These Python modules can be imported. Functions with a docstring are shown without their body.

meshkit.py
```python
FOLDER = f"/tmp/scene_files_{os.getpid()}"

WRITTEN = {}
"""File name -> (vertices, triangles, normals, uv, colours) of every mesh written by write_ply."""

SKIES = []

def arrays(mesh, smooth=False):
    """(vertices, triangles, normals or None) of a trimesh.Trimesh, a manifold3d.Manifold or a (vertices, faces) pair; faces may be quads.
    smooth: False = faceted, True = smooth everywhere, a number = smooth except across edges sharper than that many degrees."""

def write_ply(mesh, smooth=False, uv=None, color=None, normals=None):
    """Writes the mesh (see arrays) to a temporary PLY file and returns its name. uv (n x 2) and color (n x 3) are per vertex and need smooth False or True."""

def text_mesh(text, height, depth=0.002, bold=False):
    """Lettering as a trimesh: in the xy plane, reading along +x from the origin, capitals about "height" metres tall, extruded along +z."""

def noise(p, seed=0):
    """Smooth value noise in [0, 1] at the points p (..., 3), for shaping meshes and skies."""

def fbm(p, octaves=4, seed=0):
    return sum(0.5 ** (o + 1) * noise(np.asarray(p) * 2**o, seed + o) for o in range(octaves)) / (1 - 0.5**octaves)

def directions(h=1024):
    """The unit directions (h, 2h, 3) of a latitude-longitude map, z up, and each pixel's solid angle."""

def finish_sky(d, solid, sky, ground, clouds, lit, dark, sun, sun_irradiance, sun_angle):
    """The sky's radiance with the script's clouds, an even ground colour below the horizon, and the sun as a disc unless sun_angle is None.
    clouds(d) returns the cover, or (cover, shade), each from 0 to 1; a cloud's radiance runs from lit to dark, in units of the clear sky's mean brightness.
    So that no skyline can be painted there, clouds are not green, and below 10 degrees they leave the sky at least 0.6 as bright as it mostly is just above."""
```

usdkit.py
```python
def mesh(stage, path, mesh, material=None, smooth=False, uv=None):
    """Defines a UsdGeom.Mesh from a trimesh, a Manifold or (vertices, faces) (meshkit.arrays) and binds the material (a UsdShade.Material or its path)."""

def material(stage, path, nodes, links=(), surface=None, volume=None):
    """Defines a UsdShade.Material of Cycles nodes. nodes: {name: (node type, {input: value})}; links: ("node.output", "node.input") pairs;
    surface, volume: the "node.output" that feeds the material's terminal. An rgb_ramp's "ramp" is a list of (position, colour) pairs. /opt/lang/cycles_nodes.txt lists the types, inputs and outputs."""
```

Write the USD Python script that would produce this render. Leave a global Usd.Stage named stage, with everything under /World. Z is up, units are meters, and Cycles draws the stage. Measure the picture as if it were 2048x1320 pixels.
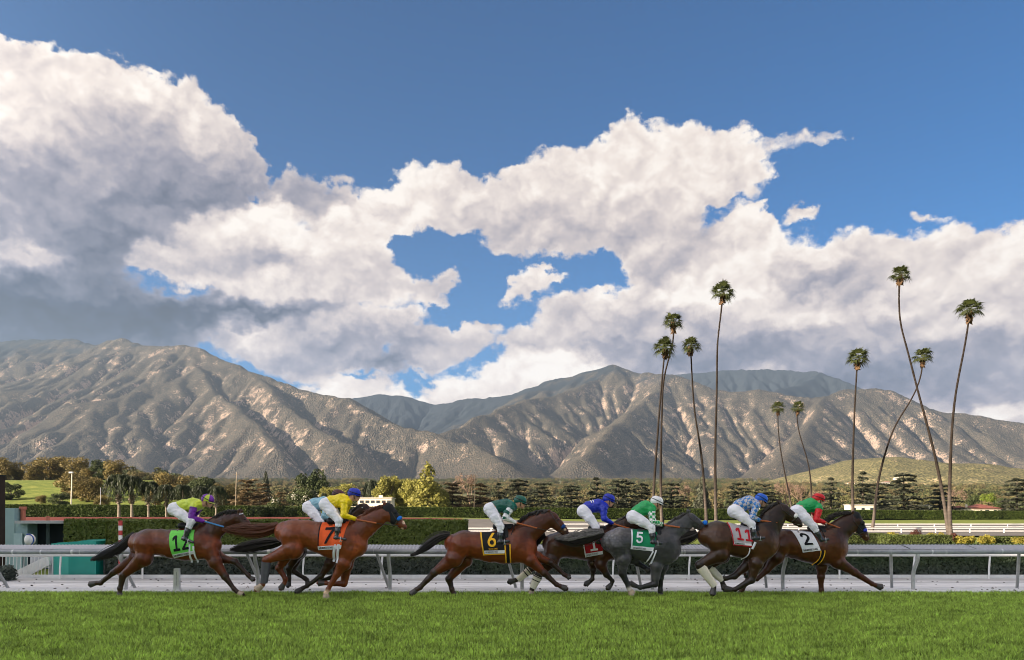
import math, random
import numpy as np
import trimesh
from scipy import ndimage
from pxr import Usd, UsdGeom, UsdLux, UsdShade, Sdf, Gf, Vt
import usdkit, meshkit

# ---------------------------------------------------------------- camera, sky, sun
stage = Usd.Stage.CreateInMemory()
UsdGeom.SetStageUpAxis(stage, UsdGeom.Tokens.z)
UsdGeom.SetStageMetersPerUnit(stage, 1.0)
UsdGeom.Xform.Define(stage, '/World')
UsdGeom.Scope.Define(stage, '/World/Looks')

F, CX, HZ, EYE = 1500.0, 1024.0, 1030.0, 1.75     # focal length in photo pixels, centre column, horizon row, eye height
cam = UsdGeom.Camera.Define(stage, '/World/camera')
cam.AddTranslateOp().Set(Gf.Vec3d(0, 0, EYE))
cam.AddRotateXOp().Set(90)
cam.CreateHorizontalApertureAttr(36.0)
cam.CreateVerticalApertureAttr(36.0 * 1320 / 2048)
cam.CreateFocalLengthAttr(36.0 * F / 2048)
cam.CreateVerticalApertureOffsetAttr(36.0 * 370 / 2048)
cam.CreateClippingRangeAttr(Gf.Vec2f(0.1, 60000))
EXPOSURE = 2.15
cam.CreateExposureAttr(EXPOSURE)

SUN_EL, SUN_AZ = math.radians(16), math.atan2(-0.89, -0.45)     # direction towards the sun: behind the camera, to the left
SUN_DIR = np.array([math.sin(SUN_AZ) * math.cos(SUN_EL), math.cos(SUN_AZ) * math.cos(SUN_EL), math.sin(SUN_EL)])
sun = UsdLux.DistantLight.Define(stage, '/World/sun')
sun.CreateIntensityAttr(1.1)
sun.CreateAngleAttr(0.5)
sun.CreateColorAttr(Gf.Vec3f(1.0, 0.83, 0.65))
sun.GetPrim().CreateAttribute('inputs:normalize', Sdf.ValueTypeNames.Bool).Set(True)
sun.AddTransformOp().Set(Gf.Matrix4d().SetRotate(Gf.Rotation(Gf.Vec3d(0, 0, 1), Gf.Vec3d(*SUN_DIR))))

SKY_STRENGTH = 0.10
SKY_TINT = (0.022, 0.150, 0.272)
def C(r, g, b):                                     # sRGB 0-255 -> linear
    f = lambda v: (v / 255 / 12.92) if v / 255 <= 0.04045 else ((v / 255 + 0.055) / 1.055) ** 2.4
    return np.array([f(r), f(g), f(b)])

def poly_mask(pts, shape, s):
    from PIL import Image, ImageDraw
    im = Image.new('L', (shape[1], shape[0]), 0)
    ImageDraw.Draw(im).polygon([((x + 400) / s, (y + 200) / s) for x, y in pts], fill=255)
    return np.asarray(im, float) / 255

def cloud_map():
    """Where the clouds stand and how much light reaches each: two smooth fields in photo pixels, layer over layer."""
    s = 4.0
    H, W = int((1320 + 200) / s), int((2048 + 800) / s)
    dens, bri = np.zeros((H, W)), np.full((H, W), 0.8)
    yy, xx = np.mgrid[0:H, 0:W]
    X, Y = xx * s - 400, yy * s - 200
    def layer(pts, top, bot, blur=10, op=1.0, ang=0.0):
        m = ndimage.gaussian_filter(poly_mask(pts, (H, W), s), blur / s) * op
        p = np.array(pts, float)
        q = Y * math.cos(ang) - X * math.sin(ang)
        pq = p[:, 1] * math.cos(ang) - p[:, 0] * math.sin(ang)
        t = np.clip((q - pq.min()) / (np.ptp(pq) + 1e-6), 0, 1)
        b = top + (bot - top) * t
        nonlocal dens, bri
        bri = bri * (1 - m) + b * m
        dens = np.maximum(dens, m) if op == 1.0 else np.maximum(dens, m)
    def blob(x, y, rx, ry, b, op=0.8):
        nonlocal bri
        m = np.exp(-(((X - x) / rx) ** 2 + ((Y - y) / ry) ** 2)) * op
        bri = bri * (1 - m) + b * m
    # far bank on the right
    layer([(1000,680),(1030,650),(1080,618),(1140,590),(1200,570),(1260,556),(1300,530),(1380,500),(1420,455),(1480,418),(1520,404),(1560,428),(1575,470),(1610,484),(1650,480),(1690,450),(1740,458),(1790,480),(1830,470),(1875,448),(1930,455),(1990,450),(2060,436),(2300,430),(2500,470),(2500,900),(1300,900),(980,800)], 1.0, 0.72, 14)
    layer([(1090,640),(1130,610),(1180,590),(1240,575),(1300,572),(1380,588),(1440,600),(1500,592),(1510,640),(1430,652),(1300,658),(1150,664)], .98, .58, 7)
    layer([(1422,470),(1450,430),(1490,412),(1525,403),(1562,428),(1574,470),(1604,490),(1560,545),(1480,562),(1415,525)], 1.0, .80, 7)
    layer([(1725,560),(1750,500),(1790,485),(1850,470),(1920,460),(2000,453),(2060,440),(2400,440),(2400,620),(1900,622),(1800,600)], .97, .70, 7)
    layer([(1538,560),(1560,512),(1600,490),(1650,480),(1700,460),(1748,482),(1742,535),(1690,588),(1600,592)], .99, .50, 7)
    layer([(1850,655),(1880,620),(1930,600),(2000,590),(2060,570),(2400,560),(2400,720),(1900,705)], .95, .55, 8)
    layer([(1566,645),(1590,602),(1640,585),(1700,590),(1760,602),(1802,632),(1780,660),(1600,664)], .98, .50, 7)
    layer([(1016,694),(1060,655),(1110,645),(1200,650),(1280,660),(1330,672),(1270,694),(1150,704)], .92, .55, 8)
    blob(1690,575,95,24,.55); blob(1620,520,60,30,.98); blob(1500,480,70,55,1.0); blob(1400,600,150,30,.95); blob(1480,560,60,60,1.0)
    blob(1330,640,200,18,.62); blob(1590,640,150,22,.98); blob(1620,665,130,12,.6); blob(1900,560,120,40,.9); blob(1830,640,60,60,.7); blob(1960,640,90,30,.98)
    blob(1130,700,90,30,.6,.7); blob(1060,650,60,30,.85)
    blob(1450,710,230,38,.33,.95); blob(1680,725,200,34,.40,.95); blob(1880,740,220,50,.42,.95); blob(2150,720,200,60,.5); blob(1350,735,120,30,.36,.9); blob(1700,770,160,22,.36,.9); blob(1960,790,130,16,.40,.9)
    blob(1980,835,120,22,.97,1.0); blob(1560,690,100,14,.5); blob(1900,665,60,20,.9)
    # low bright bank over the saddle between the mountains
    layer([(560,800),(620,775),(700,740),(760,752),(820,768),(870,760),(960,738),(1050,716),(1130,690),(1180,705),(1225,735),(1230,790),(900,860),(680,860)], 1.0, .92, 12)
    # tall white cloud right of the middle
    layer([(760,372),(800,350),(850,342),(900,338),(950,352),(1000,345),(1060,318),(1120,308),(1180,290),(1222,250),(1265,238),(1310,246),(1350,243),(1400,260),(1470,256),(1515,282),(1532,330),(1545,358),(1500,392),(1450,410),(1400,450),(1440,480),(1330,570),(1270,560),(1250,505),(1180,500),(1100,518),(1060,528),(1020,514),(985,490),(930,470),(860,470),(800,470),(740,440)], 1.0, .66, 12)
    layer([(800,444),(828,382),(880,358),(940,368),(985,420),(940,464)], .97, .70, 7)
    layer([(1000,474),(1012,402),(1060,350),(1130,328),(1192,350),(1202,430),(1120,494)], .96, .68, 7)
    layer([(1180,425),(1200,332),(1240,268),(1290,250),(1370,258),(1440,288),(1504,330),(1484,392),(1380,445),(1260,466)], 1.0, .74, 7)
    blob(1300,470,150,40,.72,.7); blob(1130,490,120,25,.66,.8); blob(1260,330,110,80,.97,.6); blob(1350,510,60,40,.74)
    layer([(1510,305),(1560,285),(1620,256),(1690,246),(1704,272),(1640,292),(1600,318),(1535,326)], .95, .85, 9, .72)
    layer([(1572,418),(1600,408),(1645,428),(1628,458),(1582,456)], .95, .85, 7, .95)
    layer([(1826,430),(1862,416),(1892,424),(1886,440),(1832,443)], .95, .8, 5, .8)
    layer([(1745,432),(1795,445),(1790,470),(1745,462)], .9, .85, 9, .45)
    layer([(976,604),(1000,572),(1042,556),(1076,540),(1110,548),(1128,545),(1122,582),(1060,604)], 1.0, .78, 6)
    # big cumulus on the left
    layer([(-300,40),(-20,58),(30,74),(80,86),(130,80),(152,92),(172,112),(205,126),(262,150),(330,162),(392,168),(424,192),(432,216),(474,236),(502,280),(524,332),(540,368),(572,420),(500,470),(400,540),(-300,620)], 1.0, .34, 10, 1.0, -0.25)
    layer([(230,236),(250,168),(300,158),(360,168),(398,200),(372,262),(290,284)], 1.0, .62, 8)
    layer([(378,264),(400,200),(432,214),(472,238),(504,288),(524,340),(482,384),(420,354)], .98, .52, 8)
    layer([(10,160),(60,88),(140,82),(192,118),(244,150),(222,236),(100,264),(0,244)], 1.0, .68, 8)
    layer([(-60,330),(0,252),(50,245),(92,290),(102,360),(60,402),(-60,424)], .86, .48, 7)
    layer([(112,446),(160,400),(212,420),(228,462),(182,504),(120,494)], .58, .28, 7)
    blob(90,150,150,60,1.0,.5); blob(330,200,130,36,.97,.7); blob(440,270,50,50,.92,.6); blob(-60,330,150,90,.66,.6); blob(60,240,90,40,.92,.6); blob(250,300,110,70,.62,.7)
    blob(470,350,60,60,.58,.6); blob(360,420,160,70,.34,.8); blob(120,440,110,60,.5,.6); blob(80,380,130,50,.52,.6); blob(230,490,120,30,.26,.8); blob(300,230,60,30,.9,.5)
    layer([(540,380),(570,345),(620,342),(660,352),(700,350),(730,378),(700,430),(600,440),(545,430)], .66, .42, 12)
    # the dark base under it
    layer([(-300,500),(190,525),(300,580),(470,606),(660,590),(760,612),(700,646),(600,668),(440,700),(330,730),(-300,740)], .30, .10, 16)
    blob(40,640,260,44,.02,.95); blob(330,640,160,24,.08,.9); blob(560,625,130,24,.05,.95); blob(260,690,160,14,.22,.6); blob(320,560,80,30,.24,.7)
    # creamy cloud between
    layer([(248,522),(262,500),(300,482),(372,474),(400,440),(470,420),(530,402),(575,420),(600,446),(640,430),(690,395),(740,376),(800,352),(860,362),(880,420),(850,470),(800,500),(792,540),(850,560),(900,545),(962,566),(905,606),(865,618),(800,604),(765,625),(690,612),(610,606),(540,612),(450,598),(335,574),(285,545)], 1.0, .80, 11)
    layer([(640,600),(600,540),(620,470),(668,430),(720,410),(760,440),(782,500),(790,560),(740,600)], 1.0, .74, 7)
    layer([(252,524),(300,484),(380,474),(402,442),(470,420),(532,404),(580,424),(602,470),(560,520),(430,560),(320,566)], 1.0, .66, 8)
    blob(480,520,120,22,.66,.7); blob(640,540,110,24,.78,.6); blob(350,560,90,14,.86,.6); blob(650,470,60,60,1.0,.5); blob(880,570,60,30,.6,.7); blob(560,440,60,30,1.0,.6); blob(800,420,90,40,.98,.5); blob(720,590,120,14,.9,.5)
    layer([(-300,470),(0,475),(58,478),(112,496),(172,522),(120,538),(0,522),(-300,520)], .92, .6, 8)
    # grey layers over the ridge
    layer([(400,690),(440,660),(520,648),(600,640),(700,622),(790,616),(870,622),(950,650),(1000,640),(1020,690),(960,705),(880,742),(760,758),(690,746),(600,760),(520,726),(430,700)], .78, .5, 14)
    blob(500,668,80,20,.94,.8); blob(620,700,120,26,.5,.8); blob(760,720,75,17,.22,.95); blob(800,670,80,26,.55,.7); blob(910,690,50,26,.84,.8); blob(700,640,60,14,.8,.6)
    for x, y, rx, ry in [(811, 502, 26, 18), (920, 506, 60, 30), (965, 575, 56, 46), (912, 626, 80, 18), (1165, 552, 100, 20), (772, 690, 20, 8), (716, 745, 28, 9), (838, 757, 42, 11), (505, 400, 22, 9), (1000, 640, 40, 14)]:
        dens = dens * (1 - .97 * np.exp(-(((X - x) / rx) ** 2 + ((Y - y) / ry) ** 2) ** 2))
    layer([(976,604),(1000,572),(1042,556),(1076,540),(1110,548),(1128,545),(1122,582),(1060,604)], 1.0, .78, 6)
    return dens, bri, s

def sky_material():
    AZ, NR, EL0, DEL = math.radians(42.0), 66, math.radians(-1.0), math.radians(0.6)
    dens, bri, s = cloud_map()
    dens, bri = ndimage.gaussian_filter(dens, 1.0), ndimage.gaussian_filter(bri, 1.0)
    n, links = {}, []
    def node(name, kind, **kw):
        n[name] = (kind, kw); return name
    node('tc', 'texture_coordinate'); node('sep', 'separate_xyz'); links.append(('tc.generated', 'sep.vector'))
    node('az', 'math', math_type='arctan2'); links += [('sep.x', 'az.value1'), ('sep.y', 'az.value2')]
    node('el', 'math', math_type='arcsine', use_clamp=False); links.append(('sep.z', 'el.value1'))
    node('dir', 'combine_xyz', z=0.0); links += [('az.value', 'dir.x'), ('el.value', 'dir.y')]
    def noise(name, scale, detail, rough, off=(0, 0, 0), vec='dir.vector', typ='fBM', sc=(1, 1.25, 1)):
        node(name + '_m', 'mapping', location=off, scale=sc); links.append((vec, name + '_m.vector'))
        node(name, 'noise_texture', scale=scale, detail=detail, roughness=rough, type=typ); links.append((name + '_m.vector', name + '.vector'))
        return name
    # warp of the coordinates, coarse and fine
    noise('w1', 16.0, 3.0, 0.55); noise('w2', 60.0, 5.0, 0.62, (3, 1, 5))
    node('w1c', 'vector_math', math_type='subtract', vector2=(.5, .5, .5)); links.append(('w1.color', 'w1c.vector1'))
    node('w2c', 'vector_math', math_type='subtract', vector2=(.5, .5, .5)); links.append(('w2.color', 'w2c.vector1'))
    node('w1s', 'vector_math', math_type='scale', scale=0.060); links.append(('w1c.vector', 'w1s.vector1'))
    node('w2s', 'vector_math', math_type='scale', scale=0.030); links.append(('w2c.vector', 'w2s.vector1'))
    node('wa', 'vector_math', math_type='add'); links += [('w1s.vector', 'wa.vector1'), ('w2s.vector', 'wa.vector2')]
    node('p', 'vector_math', math_type='add'); links += [('dir.vector', 'p.vector1'), ('wa.vector', 'p.vector2')]
    node('ps', 'separate_xyz'); links.append(('p.vector', 'ps.vector'))
    # azimuth folded to the table's range, so that the sky goes on all round
    node('u0', 'math', math_type='multiply_add', value2=1 / (2 * AZ), value3=0.5 + 2); links.append(('ps.x', 'u0.value1'))
    node('u', 'math', math_type='pingpong', value2=1.0); links.append(('u0.value', 'u.value1'))
    node('v', 'math', math_type='multiply_add', value2=1 / DEL, value3=-EL0 / DEL); links.append(('ps.y', 'v.value1'))
    azs = np.linspace(-AZ, AZ, 256)
    acc = None
    for r in range(NR):
        el = EL0 + r * DEL
        px, py = CX + F * np.tan(azs), HZ - F * math.tan(el) / np.cos(azs)
        c = [np.clip((py + 200) / s, 0, dens.shape[0] - 1), np.clip((px + 400) / s, 0, dens.shape[1] - 1)]
        d = ndimage.map_coordinates(dens, c, order=1); b = ndimage.map_coordinates(bri, c, order=1)
        tab = np.stack([d, b, 0 * d], 1)
        node(f'r{r}', 'rgb_ramp', ramp=[(i / 255, tuple(tab[i])) for i in range(256)]); links.append(('u.value', f'r{r}.fac'))
        node(f't{r}', 'math', math_type='subtract', value2=float(r)); links.append(('v.value', f't{r}.value1'))
        node(f'a{r}', 'math', math_type='absolute'); links.append((f't{r}.value', f'a{r}.value1'))
        node(f'k{r}', 'math', math_type='subtract', value1=1.0, use_clamp=True); links.append((f'a{r}.value', f'k{r}.value2'))
        node(f's{r}', 'vector_math', math_type='scale'); links += [(f'r{r}.color', f's{r}.vector1'), (f'k{r}.value', f's{r}.scale')]
        if acc is None:
            acc = f's{r}.vector'
        else:
            node(f'm{r}', 'vector_math', math_type='add'); links += [(acc, f'm{r}.vector1'), (f's{r}.vector', f'm{r}.vector2')]; acc = f'm{r}.vector'
    node('db', 'separate_xyz'); links.append((acc, 'db.vector'))
    # above the table: broken cloud added overhead, out of view, for more fill
    noise('hc', 5.0, 4.0, 0.5, (4, 4, 4), 'tc.generated', sc=(1, 1, 1.6))
    node('hg', 'map_range', range_type='smoothstep', from_min=0.60, from_max=0.78, to_min=0.0, to_max=1.0, clamp=True); links.append(('el.value', 'hg.value'))
    node('hm', 'map_range', range_type='smoothstep', from_min=0.33, from_max=0.47, to_min=0.0, to_max=1.0, clamp=True); links.append(('hc.fac', 'hm.value'))
    node('hd', 'math', math_type='multiply'); links += [('hg.result', 'hd.value1'), ('hm.result', 'hd.value2')]
    node('hb', 'math', math_type='multiply', value2=0.97); links.append(('hd.value', 'hb.value1'))
    node('dx', 'math', math_type='add'); links += [('db.x', 'dx.value1'), ('hd.value', 'dx.value2')]
    node('dy', 'math', math_type='add'); links += [('db.y', 'dy.value1'), ('hb.value', 'dy.value2')]
    # cover: table + billows
    noise('b1', 22.0, 8.0, 0.58, (7, 2, 1))
    node('wv', 'vector_math', math_type='scale', scale=0.55); links.append(('wa.vector', 'wv.vector1'))
    node('pv', 'vector_math', math_type='add'); links += [('dir.vector', 'pv.vector1'), ('wv.vector', 'pv.vector2')]
    def puffs(tag_, off):
        # rounded heads with creases between them: folded noise at three sizes
        node(tag_ + 'o', 'vector_math', math_type='add', vector2=off); links.append(('pv.vector', tag_ + 'o.vector1')); last = None
        for q, (sc_, wt) in enumerate(((11.0, .50), (25.0, .28), (58.0, .14))):
            noise(f'{tag_}n{q}', sc_, 0.0, .5, (q * 3.1, 5.0 - q, 2.0 + q), tag_ + 'o.vector')
            node(f'{tag_}c{q}', 'math', math_type='multiply_add', value2=2.0, value3=-1.0); links.append((f'{tag_}n{q}.fac', f'{tag_}c{q}.value1'))
            node(f'{tag_}a{q}', 'math', math_type='absolute'); links.append((f'{tag_}c{q}.value', f'{tag_}a{q}.value1'))
            node(f'{tag_}s{q}', 'math', math_type='multiply_add', value2=wt, value3=0.0); links.append((f'{tag_}a{q}.value', f'{tag_}s{q}.value1'))
            if last: links.append((last, f'{tag_}s{q}.value3'))
            last = f'{tag_}s{q}.value'
        return last
    b3_, b2_ = puffs('pa', (0.0, 0.0, 0.0)), puffs('pb', (-0.006, 0.014, 0.0))
    node('bc0', 'math', math_type='multiply_add', value2=0.85, value3=-0.575); links.append(('b1.fac', 'bc0.value1'))
    node('bc', 'math', math_type='multiply_add', value2=0.60); links += [(b3_, 'bc.value1'), ('bc0.value', 'bc.value3')]
    node('d0', 'math', math_type='add'); links += [('dx.value', 'd0.value1'), ('bc.value', 'd0.value2')]
    node('cf', 'math', math_type='multiply_add', value2=0.34, value3=-0.17); links.append(('c1.fac', 'cf.value1'))
    node('dn', 'math', math_type='add'); links += [('d0.value', 'dn.value1'), ('cf.value', 'dn.value2')]
    node('al', 'map_range', range_type='smoothstep', from_min=0.33, from_max=0.76, to_min=0.0, to_max=1.0, clamp=True); links.append(('dn.value', 'al.value'))
    # relief: the billows' height against a point nearer the light
    node('rl', 'math', math_type='subtract'); links += [(b3_, 'rl.value1'), (b2_, 'rl.value2')]
    noise('c1', 80.0, 5.0, 0.6, (1, 9, 4)); noise('c2', 80.0, 5.0, 0.6, (1 - 0.25, 9 + 0.32, 4))
    node('rf', 'math', math_type='subtract'); links += [('c1.fac', 'rf.value1'), ('c2.fac', 'rf.value2')]
    node('rl2', 'math', math_type='multiply', value2=0.50); links.append(('rl.value', 'rl2.value1'))
    node('rf2', 'math', math_type='multiply_add', value2=0.13); links += [('rf.value', 'rf2.value1'), ('rl2.value', 'rf2.value3')]
    # thin rims let the light through
    node('rim', 'map_range', range_type='smoothstep', from_min=0.45, from_max=1.0, to_min=0.10, to_max=0.0, clamp=True); links.append(('dn.value', 'rim.value'))
    node('cz', 'math', math_type='multiply_add', value2=0.20, value3=-0.055); links.append((b3_, 'cz.value1'))
    node('rq', 'math', math_type='add'); links += [('rf2.value', 'rq.value1'), ('cz.value', 'rq.value2')]
    node('rr', 'math', math_type='add'); links += [('rq.value', 'rr.value1'), ('rim.result', 'rr.value2')]
    node('bb', 'math', math_type='add', use_clamp=True); links += [('dy.value', 'bb.value1'), ('rr.value', 'bb.value2')]
    k = 1.0 / (2 ** EXPOSURE * SKY_STRENGTH)
    ramp = [(0.0, C(14, 25, 50)), (0.15, C(42, 52, 78)), (0.38, C(112, 112, 128)), (0.55, C(152, 146, 156)), (0.75, C(204, 191, 187)), (0.9, C(238, 224, 213)), (1.0, C(254, 244, 233))]
    node('cr', 'rgb_ramp', ramp=[(p_, tuple(c_)) for p_, c_ in ramp]); links.append(('bb.value', 'cr.fac'))
    node('cs', 'vector_math', math_type='scale'); links += [('cr.color', 'cs.vector1'), ('sg.value', 'cs.scale')]
    node('sky', 'sky_texture', sky_type='single_scattering', sun_disc=False, sun_elevation=SUN_EL, sun_rotation=SUN_AZ, altitude=200.0, air_density=1.0, aerosol_density=0.6, ozone_density=1.6)
    node('hs', 'mix', mix_type='multiply', color2=SKY_TINT); links += [('sky.color', 'hs.color1'), ('tf.value', 'hs.fac')]
    node('tf', 'math', math_type='subtract', value1=1.0, use_clamp=True); links.append(('sq.value', 'tf.value2'))
    # extra cloud glow towards the sun, behind the view, added for fill
    node('sd', 'vector_math', math_type='dot_product', vector2=tuple(SUN_DIR)); links.append(('tc.generated', 'sd.vector1'))
    node('sm', 'math', math_type='maximum', value2=0.0); links.append(('sd.value', 'sm.value1'))
    node('sq', 'math', math_type='multiply'); links += [('sm.value', 'sq.value1'), ('sm.value', 'sq.value2')]
    node('sg', 'math', math_type='multiply_add', value2=2.2 * k, value3=k); links.append(('sq.value', 'sg.value1'))
    # no clouds below the horizon
    node('mx', 'mix', mix_type='mix'); links += [('al.result', 'mx.fac'), ('hs.color', 'mx.color1'), ('cs.vector', 'mx.color2')]
    node('bg', 'background_shader', strength=SKY_STRENGTH); links.append(('mx.color', 'bg.color'))
    return usdkit.material(stage, '/World/Looks/sky', n, links, surface='bg.background')

sky_mat = sky_material()
dome = UsdLux.DomeLight.Define(stage, '/World/sky')
dome.CreateIntensityAttr(1.0)
UsdShade.MaterialBindingAPI.Apply(dome.GetPrim()).Bind(sky_mat)
dome.GetPrim().SetCustomDataByKey('kind', 'structure')

# ---------------------------------------------------------------- helpers
TAKEN = {}
def numbered(path):
    k = TAKEN.get(path, 0); TAKEN[path] = k + 1
    return path if k == 0 else f'{path}_{k:03d}'
def tag(prim, label=None, cat=None, group=None, kind=None):
    prim = prim.GetPrim() if hasattr(prim, 'GetPrim') else prim
    for k, v in (('label', label), ('category', cat), ('group', group), ('kind', kind)):
        if v: prim.SetCustomDataByKey(k, v)
    return prim
def thing(name, label, cat, loc=(0, 0, 0), group=None, rotz=0.0, scale=None):
    x = UsdGeom.Xform.Define(stage, numbered('/World/' + name))
    x.AddTranslateOp().Set(Gf.Vec3d(*map(float, loc)))
    if rotz: x.AddRotateZOp().Set(float(rotz))
    if scale is not None: x.AddScaleOp().Set(Gf.Vec3f(*map(float, np.broadcast_to(scale, 3))))
    return tag(x, label, cat, group)
def part(parent, name, mesh, mat, smooth=False, label=None, kind=None, colors=None, pv='coat'):
    if isinstance(mesh, tuple):
        v_, f_ = np.asarray(mesh[0]), np.asarray(mesh[1]); u_ = np.unique(f_)
        if len(u_) < len(v_):
            mp_ = np.full(len(v_), -1); mp_[u_] = np.arange(len(u_)); mesh = (v_[u_], mp_[f_])
            if colors is not None: colors = np.asarray(colors)[u_]
    base = str(parent.GetPath()) if hasattr(parent, 'GetPath') else parent
    m = usdkit.mesh(stage, numbered(base + '/' + name), mesh, mat, smooth)
    if colors is not None:
        UsdGeom.PrimvarsAPI(m).CreatePrimvar(pv, Sdf.ValueTypeNames.Color3fArray, 'vertex').Set(Vt.Vec3fArray.FromNumpy(np.asarray(colors, np.float32)))
    return tag(m, label, None, None, kind)
def struct(name, mesh, mat, smooth=False, label=None, kind='structure'):
    m = usdkit.mesh(stage, numbered('/World/' + name), mesh, mat, smooth)
    return tag(m, label, None, None, kind)
def copy_of(src, name, label, cat, loc, rotz=0.0, scale=None, group=None):
    p = thing(name, label, cat, loc, group, rotz, scale)
    p.GetReferences().AddInternalReference(src.GetPath())
    p.SetInstanceable(True)
    return p
def proto(name):
    """A class prim that copies refer to."""
    return stage.CreateClassPrim('/World/' + name) if False else stage.CreateClassPrim('/Kinds_' + name)
def P(px, py, Y):
    """A point of the place, Y metres in front of the lens, from its row and column in the photograph."""
    return np.array([(px - CX) / F * Y, Y, EYE + (HZ - py) / F * Y])
def mats(name, nodes, links, surface):
    return usdkit.material(stage, '/World/Looks/' + name, nodes, links, surface=surface)
def lin(c): return tuple(float(x) for x in c)
def plain(name, col, rough=0.6, spec=0.5, metal=0.0, var=0.12, scale=6.0, bump=0.0, bscale=40.0, coat=0.0, vec='object'):
    """A principled material whose colour varies a little with noise."""
    c = np.array(col, float)
    n = {'tc': ('texture_coordinate', {}), 'no': ('noise_texture', {'scale': scale, 'detail': 4.0, 'roughness': 0.6}),
         'ra': ('rgb_ramp', {'ramp': [(0.25, lin(c * (1 - var))), (0.75, lin(np.minimum(c * (1 + var), 0.95)))]}),
         'p': ('principled_bsdf', {'roughness': rough, 'specular_ior_level': spec, 'metallic': metal, 'coat_weight': coat})}
    l = [(f'tc.{vec}', 'no.vector'), ('no.fac', 'ra.fac'), ('ra.color', 'p.base_color')]
    if bump:
        n['nb'] = ('noise_texture', {'scale': bscale, 'detail': 3.0}); n['bu'] = ('bump', {'strength': bump, 'distance': 0.02})
        l += [(f'tc.{vec}', 'nb.vector'), ('nb.fac', 'bu.height'), ('bu.normal', 'p.normal')]
    return mats(name, n, l, 'p.BSDF')
def box(cx, cy, cz, sx, sy, sz):
    m = trimesh.creation.box((sx, sy, sz)); m.apply_translation((cx, cy, cz)); return m
def join(ms): return trimesh.util.concatenate([m for m in ms if m is not None and len(m.faces)])
def tube(pts, rad, sides=8, cap=True):
    p = np.asarray(pts, float); n = len(p); r = np.broadcast_to(np.asarray(rad, float), (n,))
    t = np.gradient(p, axis=0); t /= np.linalg.norm(t, axis=1, keepdims=True) + 1e-12
    ref = np.array([0, 1.0, 0]) if abs(t[:, 1]).mean() < 0.8 else np.array([1.0, 0, 0])
    a = np.cross(t, ref); a /= np.linalg.norm(a, axis=1, keepdims=True) + 1e-12
    b = np.cross(t, a); ang = np.arange(sides) * 2 * np.pi / sides
    v = (p[:, None] + r[:, None, None] * (np.cos(ang)[None, :, None] * a[:, None] + np.sin(ang)[None, :, None] * b[:, None])).reshape(-1, 3)
    i, j = np.meshgrid(np.arange(n - 1), np.arange(sides), indexing='ij')
    q = np.stack([i * sides + j, i * sides + (j + 1) % sides, (i + 1) * sides + (j + 1) % sides, (i + 1) * sides + j], -1).reshape(-1, 4)
    f = [q[:, [0, 2, 1]], q[:, [0, 3, 2]]]
    if cap:
        c0, c1 = len(v), len(v) + 1
        v = np.vstack([v, p[0], p[-1]]); k = np.arange(sides)
        f.append(np.stack([np.full(sides, c0), k, (k + 1) % sides], 1)); o = (n - 1) * sides
        f.append(np.stack([np.full(sides, c1), o + (k + 1) % sides, o + k], 1))
    return trimesh.Trimesh(v, np.vstack(f), process=False)
def sstep(a, b, x):
    t = np.clip((np.asarray(x, float) - a) / (b - a), 0, 1); return t * t * (3 - 2 * t)
def spline(pts, n):
    from scipy.interpolate import CubicSpline
    p = np.asarray(pts, float); d = np.r_[0, np.cumsum(np.linalg.norm(np.diff(p[:, :3] if p.shape[1] > 2 else p, axis=0), axis=1))]
    return CubicSpline(d, p)(np.linspace(0, d[-1], n))
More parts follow.
